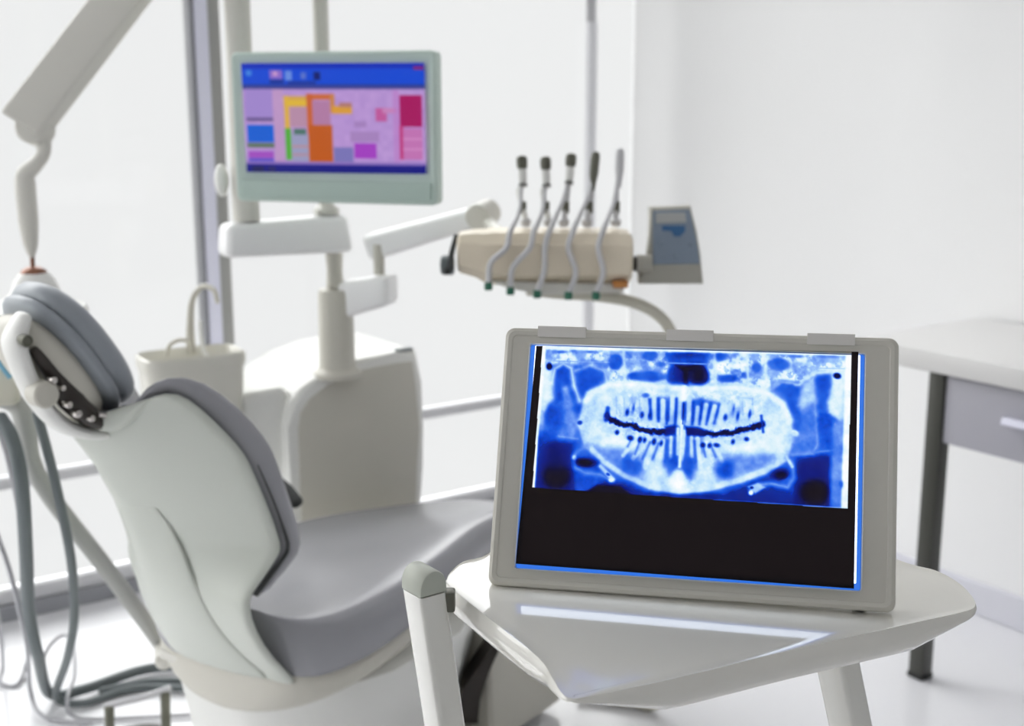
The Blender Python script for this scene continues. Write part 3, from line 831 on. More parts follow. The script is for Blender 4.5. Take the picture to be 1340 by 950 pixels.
hexa(bm, [ch(.50, -.16, .02), ch(.78, -.15, .02), ch(.78, .17, .02), ch(.50, .19, .02), ch(.50, -.14, .40), ch(.74, -.12, .44), ch(.74, .14, .44), ch(.50, .17, .40)], .02, 3)
obj('lift_housing', bm, M['cream'], chair)
# link plate under the backrest that carries it
bm = NB()
hexa(bm, [ch(-.118, -.10, .370), ch(.06, -.16, .36), ch(.06, .235, .36), ch(-.085, .20, .372), ch(-.122, -.10, .390), ch(.06, -.16, .376), ch(.06, .235, .376), ch(-.09, .20, .390)], .006, 2)
obj('hinge_plate', bm, M['lampgrey'], chair)

# ------------------------------------------------------------------ dental unit beside the chair
UY = 2.62
unit = thing('dental_unit', (1.38, 2.78, 0), 'tall white cabinet unit with a column and swing arm, standing beyond the chair', 'dental unit')
fx = lambda u, v: aty(u, v, UY)
front = [fx(380, 690), fx(377, 560), fx(381, 528), fx(396, 508), fx(425, 488), fx(470, 470), fx(520, 462), fx(546, 459), fx(551, 500), fx(557, 560), fx(553, 610), fx(546, 690)]
front[0].z = .0; front[-1].z = .0; front[0].x = front[1].x; front[-1].x -= .02
bm = NB(); prism(bm, front, V((0, .33, 0)), .016, 3); obj('cabinet', bm, M['white'], unit, 35)
fi = [fx(392, 690), fx(390, 560), fx(393, 540), fx(405, 522), fx(430, 503), fx(473, 484), fx(520, 475), fx(539, 473), fx(543, 505), fx(549, 560), fx(545, 610), fx(538, 690)]
fi[0].z = .12; fi[-1].z = .12; fi[0].x = fi[1].x
bm = NB(); prism(bm, [p + V((0, -.004, 0)) for p in fi], V((0, .012, 0)), .003, 2); obj('front_panel', bm, M['cream'], unit, 35)
bm = NB(); box(bm, fx(534, 463) + V((0, .02, .008)), V((.022, 0, 0)), V((0, .010, 0)), UP * .003, .001); obj('top_button', bm, M['hose'], unit, label='small grey button pad')
# side pod that carries the bowl
xl = front[1].x
bm = NB()
hexa(bm, [V((xl - .05, UY + .07, .50)), V((xl + .02, UY + .05, .50)), V((xl + .02, UY + .31, .50)), V((xl - .05, UY + .30, .50)),
          V((xl - .10, UY + .06, .72)), V((xl + .02, UY + .03, .735)), V((xl + .02, UY + .32, .735)), V((xl - .10, UY + .31, .72))], .02, 3)
obj('side_pod', bm, M['white'], unit)
# column
cb = V((atd(441, 462, 2.98).x, atd(441, 462, 2.98).y, 0)); ztop = atd(438, 370, 2.98).z; zb = front[6].z - .03; za = atd(438, 326, 2.98).z
bm = NB(); lathe(bm, V((cb.x, cb.y, zb - .01)), UP, [(.055, 0), (.056, .012), (.044, .022), (.043, .03), (.041, ztop - zb - .01), (.038, ztop - zb), (.01, ztop - zb + .002)], 28); obj('column', bm, M['cream'], unit, 35)
bm = NB(); lathe(bm, V((cb.x, cb.y, ztop - .005)), UP, [(.021, 0), (.019, .03), (.0185, .04), (.020, za - ztop - .01), (.022, za - ztop + .02)], 22); obj('column_post', bm, M['cream'], unit, 35)
# horizontal swing arm
zc = za + .042
aR, aL = V((cb.x + .025, cb.y, zc)), V((cb.x - .262, cb.y + .005, zc))
bm = NB(); hexa(bm, [aL + V((-.012, -.035, -.036)), aR + V((0.012, -.038, -.043)), aR + V((.012, .038, -.043)), aL + V((-.012, .035, -.036)),
                     aL + V((-.006, -.033, .038)), aR + V((-.002, -.036, .046)), aR + V((-.002, .036, .046)), aL + V((-.006, .033, .038))], .016, 4)
obj('swing_arm', bm, M['armwhite'], unit, 40)
# second, low arm that leads to the instrument head
j0 = V((cb.x + .02, cb.y, .935)); j1 = atd(497, 385, 2.93)
bm = NB(); dj = (j1 - j0); pj_ = V((-dj.y, dj.x, 0)).normalized() * .035
hexa(bm, [j0 - pj_ - UP * .05, j1 + dj.normalized() * .035 - pj_ - UP * .025, j1 + dj.normalized() * .035 + pj_ - UP * .025, j0 + pj_ - UP * .05,
          j0 - pj_ + UP * .04, j1 + dj.normalized() * .035 - pj_ + UP * .045, j1 + dj.normalized() * .035 + pj_ + UP * .045, j0 + pj_ + UP * .04], .014, 4)
obj('lower_arm', bm, M['armwhite'], unit, 40)
# bowl
bc_ = atd(250, 474, 2.86)
bm = NB()
bd = V((1, -.05, 0)).normalized(); be = V((.05, 1, 0)).normalized()
def bowl_ring(k, z, q=.42):
    sp = lambda x: math.copysign(abs(x) ** q, x)
    return [bc_ + bd * (sp(math.cos(2 * PI * i / 36)) * .118 * k) + be * (sp(math.sin(2 * PI * i / 36)) * .066 * k) + UP * z for i in range(36)]
loft(bm, [bowl_ring(.15, -.05), bowl_ring(.6, -.045), bowl_ring(.86, -.01), bowl_ring(.91, .02), bowl_ring(.95, .024), bowl_ring(1.0, .02), bowl_ring(1.0, .0), bowl_ring(.97, -.010), bowl_ring(.955, -.014), bowl_ring(.93, -.07), bowl_ring(.85, -.13), bowl_ring(.6, -.2), bowl_ring(.45, -.26)])
bowl = obj('spittoon_bowl', bm, M['basin'], unit, 40)
s0 = bc_ + V((-.005, .05, .01))
sp_px = [(250, 462, 2.92), (249, 425, 2.92), (252, 392, 2.91), (265, 375, 2.89), (280, 380, 2.87), (285, 396, 2.86)]
bm = NB(); tube(bm, [atd(*p) for p in sp_px], [.012, .009, .007, .0065, .006, .0055], 14); obj('water_spout', bm, M['cream'], bowl)
bm = NB(); tube(bm, [atd(p[0], p[1], 2.86) for p in [(218, 466), (222, 452), (234, 445), (248, 446)]], .005, 12); obj('rinse_pipe', bm, M['cream'], bowl)
bm = NB(); tube(bm, [atd(p[0], p[1], 2.85) for p in [(262, 420), (264, 445), (268, 462), (274, 468)]], .005, 12); obj('rinse_pipe', bm, M['white'], bowl)

# ------------------------------------------------------------------ operating lamp
lp = thing('operating_lamp', (aL.x, aL.y, zc), 'grey overhead examination lamp with a long slanting arm, above the headrest', 'lamp')
pz = V((aL.x + .050, aL.y, zc + .0425))
ptop = atd(312, -260, 2.98); ptop = V((pz.x, pz.y, ptop.z))
bm = NB(); lathe(bm, pz, UP, [(.03, 0), (.03, .02), (.028, .2), (.028, ptop.z - pz.z), (.01, ptop.z - pz.z + .01)], 24); obj('post', bm, M['lampgrey'], lp, 35)
kd_ = (V((pz.x, pz.y, 1.2)) - CAM).dot(AX); kn = atd(290, 236, kd_ - .005); bm = NB(); superellipsoid(bm, kn, RT * .016, FW * .02, UP * .036, 1, 1); obj('knob', bm, M['white'], lp)
l0 = atd(42, 150, 2.62); ldir = atd(165, -10, 2.70) - l0
lend = V((ptop.x, ptop.y, ptop.z - .03))
mid = l0 + ldir
bm = NB(); bt = (mid - l0).normalized(); bn_ = AX.cross(bt).normalized()
hh = .046; tk = AX * .03
p_a, p_b = l0 - bt * .03, mid + bt * .12
hexa(bm, [p_a - bn_ * hh - tk, p_b - bn_ * hh * 1.0 - tk, p_b - bn_ * hh + tk, p_a - bn_ * hh + tk, p_a + bn_ * hh - tk, p_b + bn_ * hh - tk, p_b + bn_ * hh + tk, p_a + bn_ * hh + tk], .008, 3)
arm = obj('spring_arm', bm, M['lampgrey'], lp, 40)
bm = NB(); tube(bm, [p_b, p_b.lerp(lend, .5), lend], [.045, .04, .036], 20, smooth=False); obj('upper_arm', bm, M['lampgrey'], lp)
jc = atd(46, 168, 2.62); bm = NB(); lathe(bm, jc - AX * .03, AX, [(.01, 0), (.03, .002), (.035, .008), (.035, .052), (.03, .058), (.01, .06)], 28); obj('elbow_joint', bm, M['lampgrey'], lp)
bm = NB(); tube(bm, [atd(p[0], p[1], 2.62) for p in [(56, 178), (57, 199), (49, 213), (34, 228), (33, 245), (37, 290), (40, 320), (42, 338)]], [.017, .0145, .0145, .0195, .0215, .0205, .015, .005], 18, 6); obj('drop_link', bm, M['lampgrey'], lp)
bm = NB(); tube(bm, [atd(42, 333, 2.62), atd(43, 352, 2.62)], .005, 12, smooth=False); obj('swivel_pin', bm, M['copper'], lp)
hb = atd(44, 352, 2.62)
bm = NB(); lathe(bm, hb - UP * .006, UP, [(.004, .012), (.014, .010), (.024, .004), (.028, -.002), (.02, -.004)], 26); obj('collar_ring', bm, M['copper'], lp)
bm = NB(); lathe(bm, hb - UP * .11, UP, [(.01, .0), (.09, .004), (.105, .016), (.10, .032), (.07, .045), (.052, .06), (.042, .085), (.03, .102), (.006, .106)], 36, sx=1.0); hd = obj('lamp_head', bm, M['white'], lp, 45)
bm = NB(); lathe(bm, hb - UP * .113, UP, [(.004, 0), (.082, .0), (.088, .006), (.004, .007)], 36); obj('lamp_lens', bm, M['lampface'], hd)

# ------------------------------------------------------------------ monitor on its pole
MC = [atd(303, 66, 2.62), atd(571, 74, 2.50), atd(570, 263, 2.50), atd(308, 268, 2.62)]      # TL TR BR BL of the face
mx_ = ((MC[1] - MC[0]) + (MC[2] - MC[3])).normalized(); mx_.z = 0; mx_.normalize()
mu = UP.copy(); mn = mx_.cross(mu).normalized()             # towards the viewer?
if mn.dot(FW) > 0: mn = -mn
mw = ((MC[1] - MC[0]).length + (MC[2] - MC[3]).length) / 4; mh = ((MC[0] - MC[3]).length + (MC[1] - MC[2]).length) / 4
mc = sum(MC, V()) / 4
mo = thing('monitor', mc - mu * mh, 'computer monitor in a pale green casing showing a colourful appointment calendar', 'monitor')
def mp(a, b, d=0): return mc + mx_ * a * mw + mu * b * mh - mn * d
bm = NB()
def mring(k, d, rr=.012):
    return [mc + mx_ * p[0] + mu * p[1] - mn * d for p in [(q[0], q[1]) for q in rrect(-mw + k, mw - k, -mh + k, mh - k, max(rr - k * .5, .004), 0, 4)]]
loft(bm, [mring(.016, .003), mring(.004, 0), mring(0, .005), mring(0, .035), mring(.02, .05), mring(.08, .065)])
obj('casing', bm, M['monitor'], mo, 35)
bm = NB(); hexa(bm, [mp(-.93, -.93, .003), mp(.95, -.93, .003), mp(.95, -.93, -.002), mp(-.93, -.93, -.002), mp(-.93, -.70, .003), mp(.95, -.70, .003), mp(.95, -.70, -.002), mp(-.93, -.70, -.002)], .001, 1)
obj('lower_strip', bm, M['monitor2'], mo)
SC = [(-.885, .85), (.90, .84), (.905, -.585), (-.875, -.60)]


def scr_corner(x, y):
    A, B, C_, D = [np.array(mp(a, b, -.0028)) for a, b in SC]
    x = x[..., None]; y = y[..., None]
    return (1 - y) * ((1 - x) * A + x * B) + y * ((1 - x) * D + x * C_)


def scr_colour(x, y):
    X = 290 + x * (1182 - 290); Yt = 160 + x * 25; Yb = 695 - x * 15
    Y = 160 + y * (695 - 160)
    c = np.empty(X.shape + (3,)); c[:] = (196, 158, 226)
    N = smoothnoise(X, Y, 26, 9)
    c += (N[..., None] - .5) * np.array([14, 12, 8])
    def rc(x0, x1, y0, y1, col, a=1.0, s=3.0):
        m = 1 / ((1 + np.exp(np.clip(-(X - x0) / s * 2, -40, 40))) * (1 + np.exp(np.clip((X - x1) / s * 2, -40, 40))) * (1 + np.exp(np.clip(-(Y - y0) / s * 2, -40, 40))) * (1 + np.exp(np.clip((Y - y1) / s * 2, -40, 40))))
        m = (m * a)[..., None]
        c[:] = c + (np.array(col, float) - c) * m
    rc(200, 1300, 100, 272, (4, 76, 226)); rc(200, 1300, 100, 186, (2, 48, 200)); rc(200, 1300, 262, 285, (40, 54, 140), .8)
    rc(430, 495, 192, 236, (150, 112, 214)); rc(448, 470, 200, 220, (220, 170, 220)); rc(508, 542, 196, 242, (112, 150, 236)); rc(585, 612, 204, 236, (96, 120, 214)); rc(650, 682, 202, 240, (4, 24, 112)); rc(312, 340, 192, 220, (70, 140, 236)); rc(1130, 1180, 176, 192, (150, 30, 120))
    rc(430, 500, 238, 258, (20, 40, 130), .7); rc(520, 660, 246, 262, (20, 40, 130), .6)
    rc(300, 440, 288, 430, (172, 144, 220)); rc(302, 440, 424, 442, (112, 92, 152)); rc(304, 440, 460, 546, (8, 100, 226)); rc(300, 440, 550, 572, (96, 122, 96)); rc(304, 434, 590, 626, (172, 82, 204)); rc(304, 434, 626, 660, (84, 80, 212))
    rc(440, 492, 286, 650, (206, 162, 206), .7)
    rc(496, 616, 318, 372, (226, 176, 84)); rc(496, 522, 318, 480, (236, 186, 74)); rc(524, 610, 374, 470, (196, 150, 180)); rc(505, 610, 338, 364, (240, 196, 60))
    rc(610, 745, 308, 336, (218, 112, 60)); rc(610, 640, 308, 640, (216, 104, 50)); rc(638, 726, 342, 462, (190, 132, 176)); rc(614, 732, 460, 642, (204, 94, 16)); rc(726, 748, 310, 400, (214, 140, 80))
    rc(735, 832, 366, 404, (234, 168, 58)); rc(770, 832, 350, 372, (190, 130, 120))
    rc(496, 526, 476, 632, (88, 184, 62)); rc(528, 612, 500, 640, (164, 166, 204)); rc(540, 602, 478, 506, (80, 122, 110)); rc(528, 612, 560, 570, (200, 150, 160)); rc(528, 612, 600, 612, (190, 150, 170))
    rc(736, 832, 568, 642, (130, 124, 196)); rc(838, 946, 548, 622, (174, 64, 206)); rc(820, 960, 490, 540, (178, 140, 204)); rc(840, 900, 440, 470, (176, 138, 204))
    rc(946, 1000, 376, 440, (206, 94, 166)); rc(980, 1050, 376, 400, (214, 140, 200)); rc(1062, 1168, 314, 466, (178, 6, 100)); rc(1058, 1078, 460, 626, (204, 54, 128)); rc(1076, 1168, 474, 626, (208, 122, 192)); rc(1076, 1168, 520, 530, (224, 150, 210)); rc(1076, 1168, 570, 580, (224, 150, 210))
    rc(1030, 1060, 290, 640, (200, 130, 210), .6)
    rc(200, 1300, 652, 760, (8, 12, 138)); rc(320, 380, 666, 690, (30, 30, 90)); rc(400, 440, 666, 690, (40, 40, 110)); rc(200, 1300, 640, 654, (150, 120, 200))
    return np.clip(c, 0, 255)


scr = picture_grid('screen', scr_corner, 240, 150, scr_colour, M['screen'], mo)
scr['label'] = 'lit screen with blue bars and coloured calendar blocks'
# neck below and pole behind
pb = V((aR.x - .041, aR.y, zc + .0475))
bm = NB(); lathe(bm, pb, UP, [(.03, 0), (.03, .012), (.018, .02), (.017, 1.0), (.017, 1.15), (.004, 1.155)], 22); obj('pole', bm, M['lampgrey'], mo, 35)
q = mc - mn * -.0; back = mc - mn * .05
bm = NB(); pc0 = V((pb.x, pb.y, mc.z)); tube(bm, [back, pc0], .022, 16, smooth=False); obj('mount_bracket', bm, M['lampgrey'], mo)

# ------------------------------------------------------------------ instrument head on its arm
TD = 2.62
tr = thing('instrument_delivery_unit', atd(715, 345, TD), 'cream instrument bridge on a jointed white arm, carrying five handpieces and a keypad', 'delivery unit')
def tp(u, v, k=0): return atd(u, v, TD) + FW * k
# arm from the low joint of the unit up to the bridge
a0, a1 = atd(497, 318, 2.93), atd(632, 281, 2.78)
bm = NB(); da = (a1 - a0).normalized(); ua = da.cross(FW).normalized()
if ua.z < 0: ua = -ua
wa = da.cross(ua) * .03
def arm_pts(p, h0, h1): return p - ua * h0 - wa, p - ua * h0 + wa, p + ua * h1 - wa, p + ua * h1 + wa
s_ = a0 - da * .028; e_ = a1 + da * .005
hexa(bm, [s_ - ua * .035 - wa, e_ - ua * .022 - wa, e_ - ua * .022 + wa, s_ - ua * .035 + wa, s_ + ua * .028 - wa, e_ + ua * .022 - wa, e_ + ua * .022 + wa, s_ + ua * .028 + wa], .013, 4)
sa = obj('support_arm', bm, M['armwhite'], tr, 40)
bm = NB(); lathe(bm, j1 + UP * .047, UP, [(.013, 0), (.013, a0.z - j1.z - .047)], 18); obj('arm_pivot', bm, M['cream'], sa)
bm = NB(); lathe(bm, a1 - wa * 1.15, wa, [(.005, 0), (.026, .001), (.03, .006), (.03, .062), (.026, .068), (.005, .069)], 24); obj('arm_end', bm, M['lampgrey'], sa)
bm = NB(); tube(bm, [a1 - ua * .01, tp(655, 310, .05)], .014, 14, smooth=False); obj('arm_link', bm, M['lampgrey'], sa)
# bridge body: cross-section lofted along its length
L0, L1 = tp(600, 335), tp(826, 336)
ld = (L1 - L0).normalized(); lf = V((ld.y, -ld.x, 0)).normalized()
if lf.dot(FW) > 0: lf = -lf       # towards the chair / viewer
prof_ = [(.055, .030), (.035, .052), (-.03, .056), (-.055, .045), (-.06, -.03), (-.04, -.052), (.02, -.056), (.05, -.03)]   # (towards viewer, up)
bm = NB(); LL = (L1 - L0).length
def br_ring(t, k, dz=0): return [L0 + ld * (LL * t) + lf * (a * k) + UP * (b * k + dz) for a, b in prof_]
loft(bm, [br_ring(-.005, .62, .008), br_ring(.01, .74, .008), br_ring(.10, .86, .006), br_ring(.16, .97), br_ring(.2, 1.02), br_ring(.5, 1.02), br_ring(.9, 1.02), br_ring(.98, .97), br_ring(1.0, .8)])
obj('bridge', bm, M['traycream'], tr, 35)
bm = NB(); rr2 = [L0 + ld * (LL * -.01) + lf * .01 + UP * .045, L0 + ld * (LL * -.035) + lf * .03 + UP * .01, L0 + ld * (LL * -.045) + lf * .045 - UP * .02]
tube(bm, rr2, [.005, .006, .005], 12); obj('side_lever', bm, M['seam'], tr)
bm = NB(); kp = tp(585, 346, -.01); lathe(bm, kp - ld * .014, ld, [(.004, 0), (.018, .002), (.021, .008), (.021, .026), (.016, .03)], 22); kb = obj('end_knob', bm, M['hose'], tr)
bm = NB(); lathe(bm, tp(586, 352, -.034), -lf * -1, [(.001, .008), (.006, .007), (.008, 0), (.001, -.002)], 16); obj('knob_button', bm, M['seam'], kb)
bm = NB(); prism(bm, [L0 + ld * (LL * a) + lf * .045 + UP * b for a, b in ((.16, -.045), (.30, -.062), (.48, -.075), (.95, -.07), (.95, -.052), (.5, -.05))], -lf * .08, .004, 2); obj('under_tray', bm, M['lampgrey'], tr)
bm = NB(); box(bm, L0 + ld * (LL * .93) + lf * .04 - UP * .052, ld * .016, lf * .012, UP * .007, .003); obj('orange_cap', bm, M['orange'], tr, label='small orange cap under the end')
# handle hose curving down behind the viewer to the floor
hp_ = [tp(690, 382, .03), tp(735, 386, .02), tp(790, 390, .02), tp(840, 402, .03), tp(875, 428, .05), tp(890, 470, .08), tp(892, 540, .1)]
g0 = hp_[-1]; hp_ += [V((g0.x + .01, g0.y + .02, .35)), V((g0.x + .01, g0.y + .03, .05)), V((g0.x - .03, g0.y + .10, .014)), V((g0.x - .1, g0.y + .2, .014))]
bm = NB(); tube(bm, hp_, .0125, 16); obj('supply_hose', bm, M['tubebeige'], tr)
# keypad on the right end
bm = NB(); tube(bm, [tp(822, 345), tp(834, 345)], .016, 16, smooth=False); kl_ = obj('keypad_link', bm, M['dark'], tr)
bm = NB(); tube(bm, [tp(833, 345), tp(853, 345)], .019, 16, smooth=False); obj('link_sleeve', bm, M['paneltrim'], kl_)
kd = [tp(*p) for p in [(851, 272), (904, 270), (911, 300), (917, 335), (921, 372), (836, 372), (836, 358), (851, 352)]]
bm = NB(); prism(bm, kd, -lf * .05, .006, 3); kpad = obj('keypad', bm, M['paneltrim'], tr, 35)
kf = [tp(*p) + lf * .003 for p in [(854, 276), (902, 274), (908, 300), (913, 325), (916, 345), (854, 346)]]
bm = NB(); prism(bm, kf, -lf * .006, .0015, 1); kfa = obj('keypad_face', bm, M['panel'], kpad, 30)
bm = NB(); prism(bm, [tp(*p) + lf * .0045 for p in [(858, 279), (896, 278), (898, 291), (858, 292)]], -lf * .004, .001, 1); obj('display', bm, M['lcd'], kpad, label='small grey display window')
bm = NB()
prism(bm, [tp(*p) + lf * .0055 for p in [(866, 295), (896, 295), (896, 302), (890, 309), (882, 309), (878, 302), (866, 301)]], -lf * .004)
if 0: lathe(bm, tp(886, 305) + lf * .002, lf, [(.0005, .004), (.0065, .0035), (.007, 0), (.0005, -.001)], 18)
obj('button', bm, M['button'], kpad, label='blue button')
for u, v in ((866, 318), (904, 320), (866, 334), (884, 336)):
    bm = NB(); lathe(bm, tp(u, v) + lf * .002, lf, [(.0005, .003), (.005, .0028), (.0055, 0), (.0005, -.001)], 14)
    obj('key', bm, M['panel'], kpad)

# five handpieces on whip arms; each a thing of its own
HP = [((683, 212), (672, 300), (640, 366), 0), ((714, 213), (702, 300), (668, 372), 1), ((747, 209), (722, 302), (702, 376), 2), ((779, 206), (752, 302), (742, 378), 3), ((811, 202), (790, 302), (777, 378), 4)]
HL = ['handpiece nearest the monitor, first of five on the instrument bridge, pale with a dark tip',
      'second handpiece from the monitor on the instrument bridge, pale with a dark tip',
      'middle one of the five handpieces on the instrument bridge, with a dark tip',
      'fourth handpiece from the monitor, standing in front of the grey corner pole',
      'slim dark handpiece nearest the keypad, last of five on the instrument bridge']
for (tu, tv), (bu, bv), (cu_, cv), k in HP:
    base = tp(bu + 14, 297, 0) + lf * .01
    hpo = thing('dental_handpiece', base, HL[k], 'handpiece', 'handpieces standing on the instrument bridge')
    topp = tp(tu, tv) + lf * .005
    # hose / whip arm: from the green socket below, up over the front, then rising to the head
    sk = tp(cu_, cv, 0) + lf * .070
    pth = [sk, tp(cu_ + (9 if k > 1 else 3), cv - 28) + lf * .071, tp(bu - 10, 320) + lf * .070, tp(bu - 4, 298) + lf * .067, tp(bu + 6, 278) + lf * .042, tp((bu + tu) / 2 + 4, 255) + lf * .016, topp - UP * .018]
    bm = NB(); tube(bm, pth, [.0062, .0062, .0062, .0062, .005, .0045, .005], 12); obj('hose', bm, M['whip'], hpo)
    bm = NB(); lathe(bm, sk - UP * .012, UP, [(.003, 0), (.008, .001), (.009, .006), (.008, .016), (.004, .018)], 14); obj('connector', bm, M['green'], hpo, label='green connector')
    # head
    ax_ = (topp - tp((bu + tu) / 2 + 8, 262) - lf * .01).normalized()
    if k < 3:
        bm = NB(); lathe(bm, topp - ax_ * .016, ax_, [(.004, 0), (.0095, .002), (.0115, .008), (.012, .02), (.010, .027), (.003, .03)], 16); obj('head', bm, M['grip'], hpo)
        bm = NB(); lathe(bm, topp - ax_ * .046, ax_, [(.006, 0), (.0085, .004), (.0092, .02), (.0085, .030)], 16); obj('neck', bm, M['white'], hpo)
        bm = NB(); lathe(bm, topp - ax_ * .052, ax_, [(.006, 0), (.0095, .001), (.0095, .006), (.006, .008)], 16); obj('collar', bm, M['steel'], hpo)
    else:
        bm = NB(); lathe(bm, topp - ax_ * .07, ax_, [(.005, 0), (.007, .02), (.0095, .035), (.0098, .07), (.008, .08), (.002, .083)], 16); obj('head', bm, M['grip'] if k == 3 else M['whip'], hpo)
    # the body stands in its holder behind the hose
    bt_ = tp(tu - 4, 250) - lf * .004; bb = tp(bu + 16, 289) - lf * .004
    bm = NB(); tube(bm, [topp - ax_ * .05, bt_, bb.lerp(bt_, .45), bb], [.005, .0055, .007, .006], 14, roundend=.5); bdy = obj('body', bm, M['white'] if k < 2 else M['whip'], hpo)
    mdp = bb.lerp(bt_, .45); bm = NB(); tube(bm, [mdp - UP * .012, mdp + UP * .012], .0082, 14, smooth=False); obj('body_ring', bm, M['grip'], bdy)
    bm = NB(); lathe(bm, V((bb.x, bb.y, bb.z - .012)), UP, [(.008, 0), (.011, .004), (.012, .014), (.009, .016)], 14); obj('holder_cup', bm, M['whip'], hpo)

# ------------------------------------------------------------------ desk along the right wall
dk = thing('desk', (2.72, 1.4, 0), 'white-topped side desk with a grey drawer and metal leg, along the right wall', 'desk')
f0 = atz(1200, 886, 0); DX = f0.x; DYE = f0.y + .02
HZ = .815
bm = NB(); abox(bm, (DX - .03, BY + .5, HZ - .042), (WX - .015, DYE + .20, HZ + .008), .004); obj('desk_top', bm, M['desktop'], dk)
def leg_at(x, y):
    bm = NB(); abox(bm, (x, y - .042, .012), (x + .042, y, HZ - .042), .005); l = obj('leg', bm, M['deskleg'], dk)
    bm = NB(); abox(bm, (x - .002, y - .044, 0), (x + .044, y + .002, .014), .004); obj('leg_foot', bm, M['rubber'], l)
leg_at(DX - .012, DYE); leg_at(DX - .01, BY + .9)
for k in range(3):
    y1 = DYE - .044 - k * .62; y0 = y1 - .60
    bm = NB(); abox(bm, (DX - .004, y0, HZ - .21), (DX + .42, y1, HZ - .05), .004); dr = obj('drawer', bm, M['drawer'], dk)
    ym = y1 - .27
    bm = NB(); hexa(bm, [V((DX - .026, ym - .19, HZ - .128)), V((DX - .004, ym - .19, HZ - .128)), V((DX - .004, ym + .11, HZ - .128)), V((DX - .026, ym + .11, HZ - .128)),
                         V((DX - .02, ym - .19, HZ - .112)), V((DX - .004, ym - .19, HZ - .112)), V((DX - .004, ym + .11, HZ - .112)), V((DX - .02, ym + .11, HZ - .112))], .003, 2); obj('handle', bm, M['frame'], dr, label='pale bar handle')

# ------------------------------------------------------------------ assistant holder, its arm, hoses, foot control
ah = thing('suction_holder', atd(20, 500, 2.25), 'beige suction tube holder on a bent grey arm, left of the headrest', 'suction holder')
HD = 2.25
def hpn(u, v, k=0): return atd(u, v, HD + k)
bm = NB(); hexa(bm, [hpn(-70, 535, -.04), hpn(28, 530, -.04), hpn(28, 530, .06), hpn(-70, 535, .06), hpn(-70, 470, -.04), hpn(22, 462, -.04), hpn(22, 462, .06), hpn(-70, 470, .06)], .016, 4); hb_ = obj('holder_head', bm, M['tubebeige'], ah, 40)
bm = NB(); tube(bm, [hpn(-4, 470, -.055), hpn(6, 484, -.055), hpn(14, 494, -.05)], .005, 10); obj('blue_lever', bm, M['bluetag'], hb_, label='light blue lever')
bm = NB(); tube(bm, [hpn(-30, 515), hpn(20, 528), hpn(34, 560), hpn(42, 605, .03), hpn(70, 655, .08), hpn(140, 745, .2), hpn(214, 846, .33)], [.016, .018, .018, .0165, .0165, .0165, .0165], 16, 8); obj('support_arm', bm, M['armgrey'], ah, 40)
e_p = hpn(214, 846, .33)
bm = NB(); tube(bm, [e_p, e_p.lerp(ch(-.09, -.13, .325), .6)], .018, 14, smooth=False, roundend=.5); obj('arm_foot', bm, M['lampgrey'], ah)


def hose(name, pts, r, m, label, group=None):
    bm = NB(); tube(bm, pts, r, 14, 10, roundend=.6); o = obj(name, bm, m); tag(o, label, 'hose', group); return o


G = 'hoses hanging from the suction holder'
fl = lambda u, v, z=.016: atz(u, v, z)
hose('suction_hose', [hpn(0, 546, -.06), hpn(16, 575, -.07), hpn(28, 630, -.06), hpn(34, 720, .05), hpn(38, 800, .22), hpn(50, 860, .36), fl(66, 908, .03), fl(110, 902, .02), fl(190, 876), fl(262, 872), fl(330, 880)], .0125, M['hose'],
     'thickest grey hose hanging from the suction holder and lying on to the chair base', G)
hose('suction_hose', [hpn(48, 540, -.05), hpn(62, 590, -.05), hpn(79, 660, .0), hpn(94, 740, .10), hpn(97, 810, .24), hpn(88, 862, .38), fl(74, 912, .04), fl(110, 920, .012), fl(180, 900, .012), fl(282, 903, .012), fl(340, 905, .012)], .0088, M['hose'],
     'medium grey hose hanging nearest the chair back and curling across the floor', G)
hose('saliva_tube', [hpn(-40, 560), hpn(-10, 680, .1), hpn(12, 745, .15), hpn(28, 810, .25), hpn(36, 850, .4), fl(40, 905, .05), fl(58, 938, .008), fl(120, 946, .008)], .0048, M['hosepale'],
     'thin pale tube slanting in from the left edge beside the thickest hose', G)
hose('air_tube', [fl(52, 880, .03), fl(62, 850, .06), fl(80, 832, .08), fl(94, 838, .08), fl(98, 880, .062), fl(91, 903, .062), fl(88, 916, .06), fl(92, 934, .02), fl(120, 941, .007), fl(200, 938, .007), fl(300, 932, .007)], .0045, M['hosepale'],
     'thin pale tube looping upright above the coiled hoses on the floor', G)
hose('air_tube', [hpn(-30, 760, .3), hpn(-4, 800, .4), fl(4, 870, .05), fl(0, 893, .01), fl(22, 896, .006), fl(36, 862, .05), hpn(42, 800, .3), hpn(30, 700, .12), hpn(10, 600, .03), hpn(-12, 538, -.0)], .0045, M['hosepale'],
     'thin tube making a low wide loop at the far left edge', G)
hose('supply_hose', [fl(132, 905, .012), fl(160, 898, .012), fl(200, 892, .012), fl(256, 892, .012), fl(320, 896, .012)], .009, M['hose'],
     'short grey hose lying in the bundle that runs into the chair base', G)

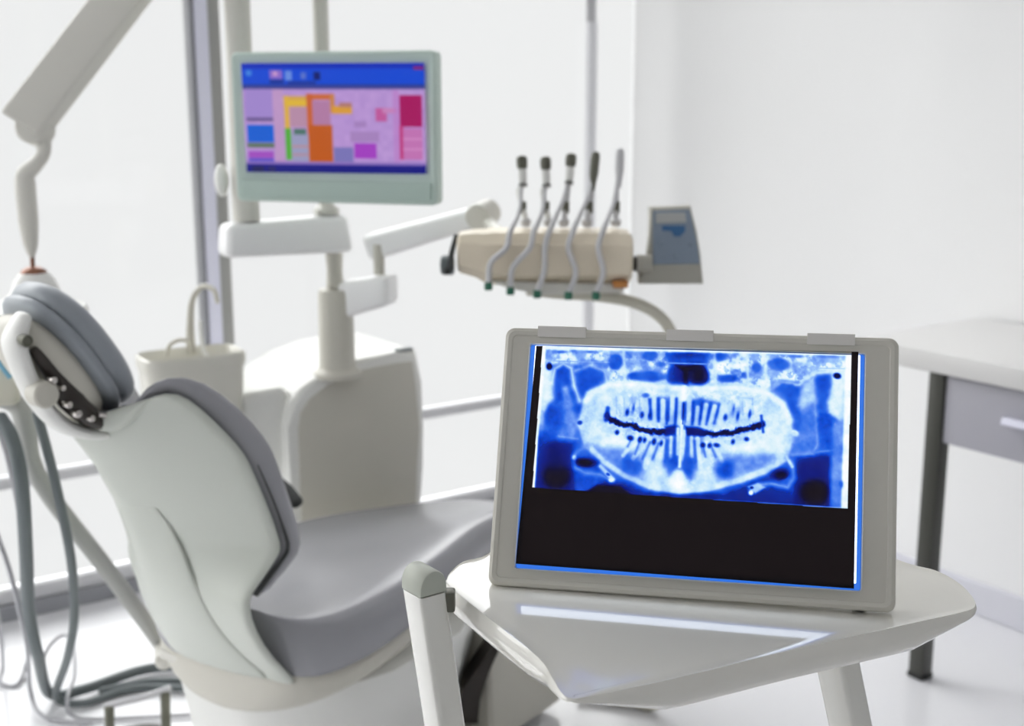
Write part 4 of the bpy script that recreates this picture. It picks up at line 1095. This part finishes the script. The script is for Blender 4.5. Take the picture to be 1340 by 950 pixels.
fcn = thing('foot_control', atz(182, 985, 0), 'dark foot pedal with a pale arched bow handle, on the floor by the hoses', 'foot pedal')
fcen = atz(182, 990, 0)
bm = NB(); lathe(bm, V((fcen.x, fcen.y, 0)), UP, [(.09, 0), (.095, .008), (.09, .03), (.06, .042), (.01, .045)], 32); obj('pedal_base', bm, M['deskleg'], fcn)
pa, pb2 = atz(144, 985, .03), atz(218, 975, .03)
ta, tb_ = atd(143, 925, (pa - CAM).dot(AX) - .01), atd(216, 906, (pb2 - CAM).dot(AX) - .01)
for p, q in ((pa, ta), (pb2, tb_)):
    bm = NB(); tube(bm, [p, q], .0105, 14, smooth=False, roundend=.4); obj('bow_post', bm, M['grip'], fcn)
bm = NB(); tube(bm, [ta - RT * .012, ta.lerp(tb_, .25) + UP * .003, ta.lerp(tb_, .6) + UP * .002, tb_ + UP * .006, tb_ + RT * .012 + UP * .01], .007, 12); obj('bow_handle', bm, M['framepale'], fcn)

# ------------------------------------------------------------------ light
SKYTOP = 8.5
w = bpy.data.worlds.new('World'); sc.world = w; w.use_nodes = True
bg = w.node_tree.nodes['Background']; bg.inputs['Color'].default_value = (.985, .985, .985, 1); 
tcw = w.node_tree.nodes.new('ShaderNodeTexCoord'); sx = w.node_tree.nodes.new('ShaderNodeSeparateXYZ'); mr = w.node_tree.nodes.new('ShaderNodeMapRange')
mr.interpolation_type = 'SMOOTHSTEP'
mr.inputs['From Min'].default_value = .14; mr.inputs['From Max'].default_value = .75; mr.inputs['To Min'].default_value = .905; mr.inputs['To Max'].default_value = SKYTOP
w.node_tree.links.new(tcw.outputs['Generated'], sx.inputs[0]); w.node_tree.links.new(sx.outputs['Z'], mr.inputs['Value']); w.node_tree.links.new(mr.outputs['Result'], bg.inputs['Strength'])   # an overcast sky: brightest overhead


def area(name, loc, size, power, rot=(0, 0, 0), col=(1, 1, 1)):
    l = bpy.data.lights.new(name, 'AREA'); l.shape = 'RECTANGLE'; l.size, l.size_y = size; l.energy = power; l.color = col
    o = bpy.data.objects.new(name, l); COL.objects.link(o); o.location = loc; o.rotation_euler = rot
    return o


area('fill_light', (2.2, 1.7, CH - .02), (1.2, .6), 2)  # unseen fill lamps added under the ceiling to lift the room's brightness
area('fill_light', (.6, 2.5, CH - .02), (1.2, .6), 2)
area('fill_light', (.2, .2, CH - .02), (1.2, .6), 1.5)
s = bpy.data.lights.new('sun', 'SUN'); s.energy = 2.6; s.angle = rad(75); s.color = (1, .995, .985)
so = bpy.data.objects.new('sun', s); COL.objects.link(so); so.rotation_euler = V((.80, -.50, -.26)).to_track_quat('-Z', 'Y').to_euler()

vs = sc.view_settings
sc.display_settings.display_device = 'sRGB'
vs.view_transform = 'Standard'; vs.look = 'None'; vs.gamma = 1; vs.exposure = 0; vs.use_curve_mapping = False
sc.cycles.use_denoising = True
sc.cycles.max_bounces = 10; sc.cycles.transparent_max_bounces = 16; sc.cycles.caustics_reflective = False; sc.cycles.caustics_refractive = False
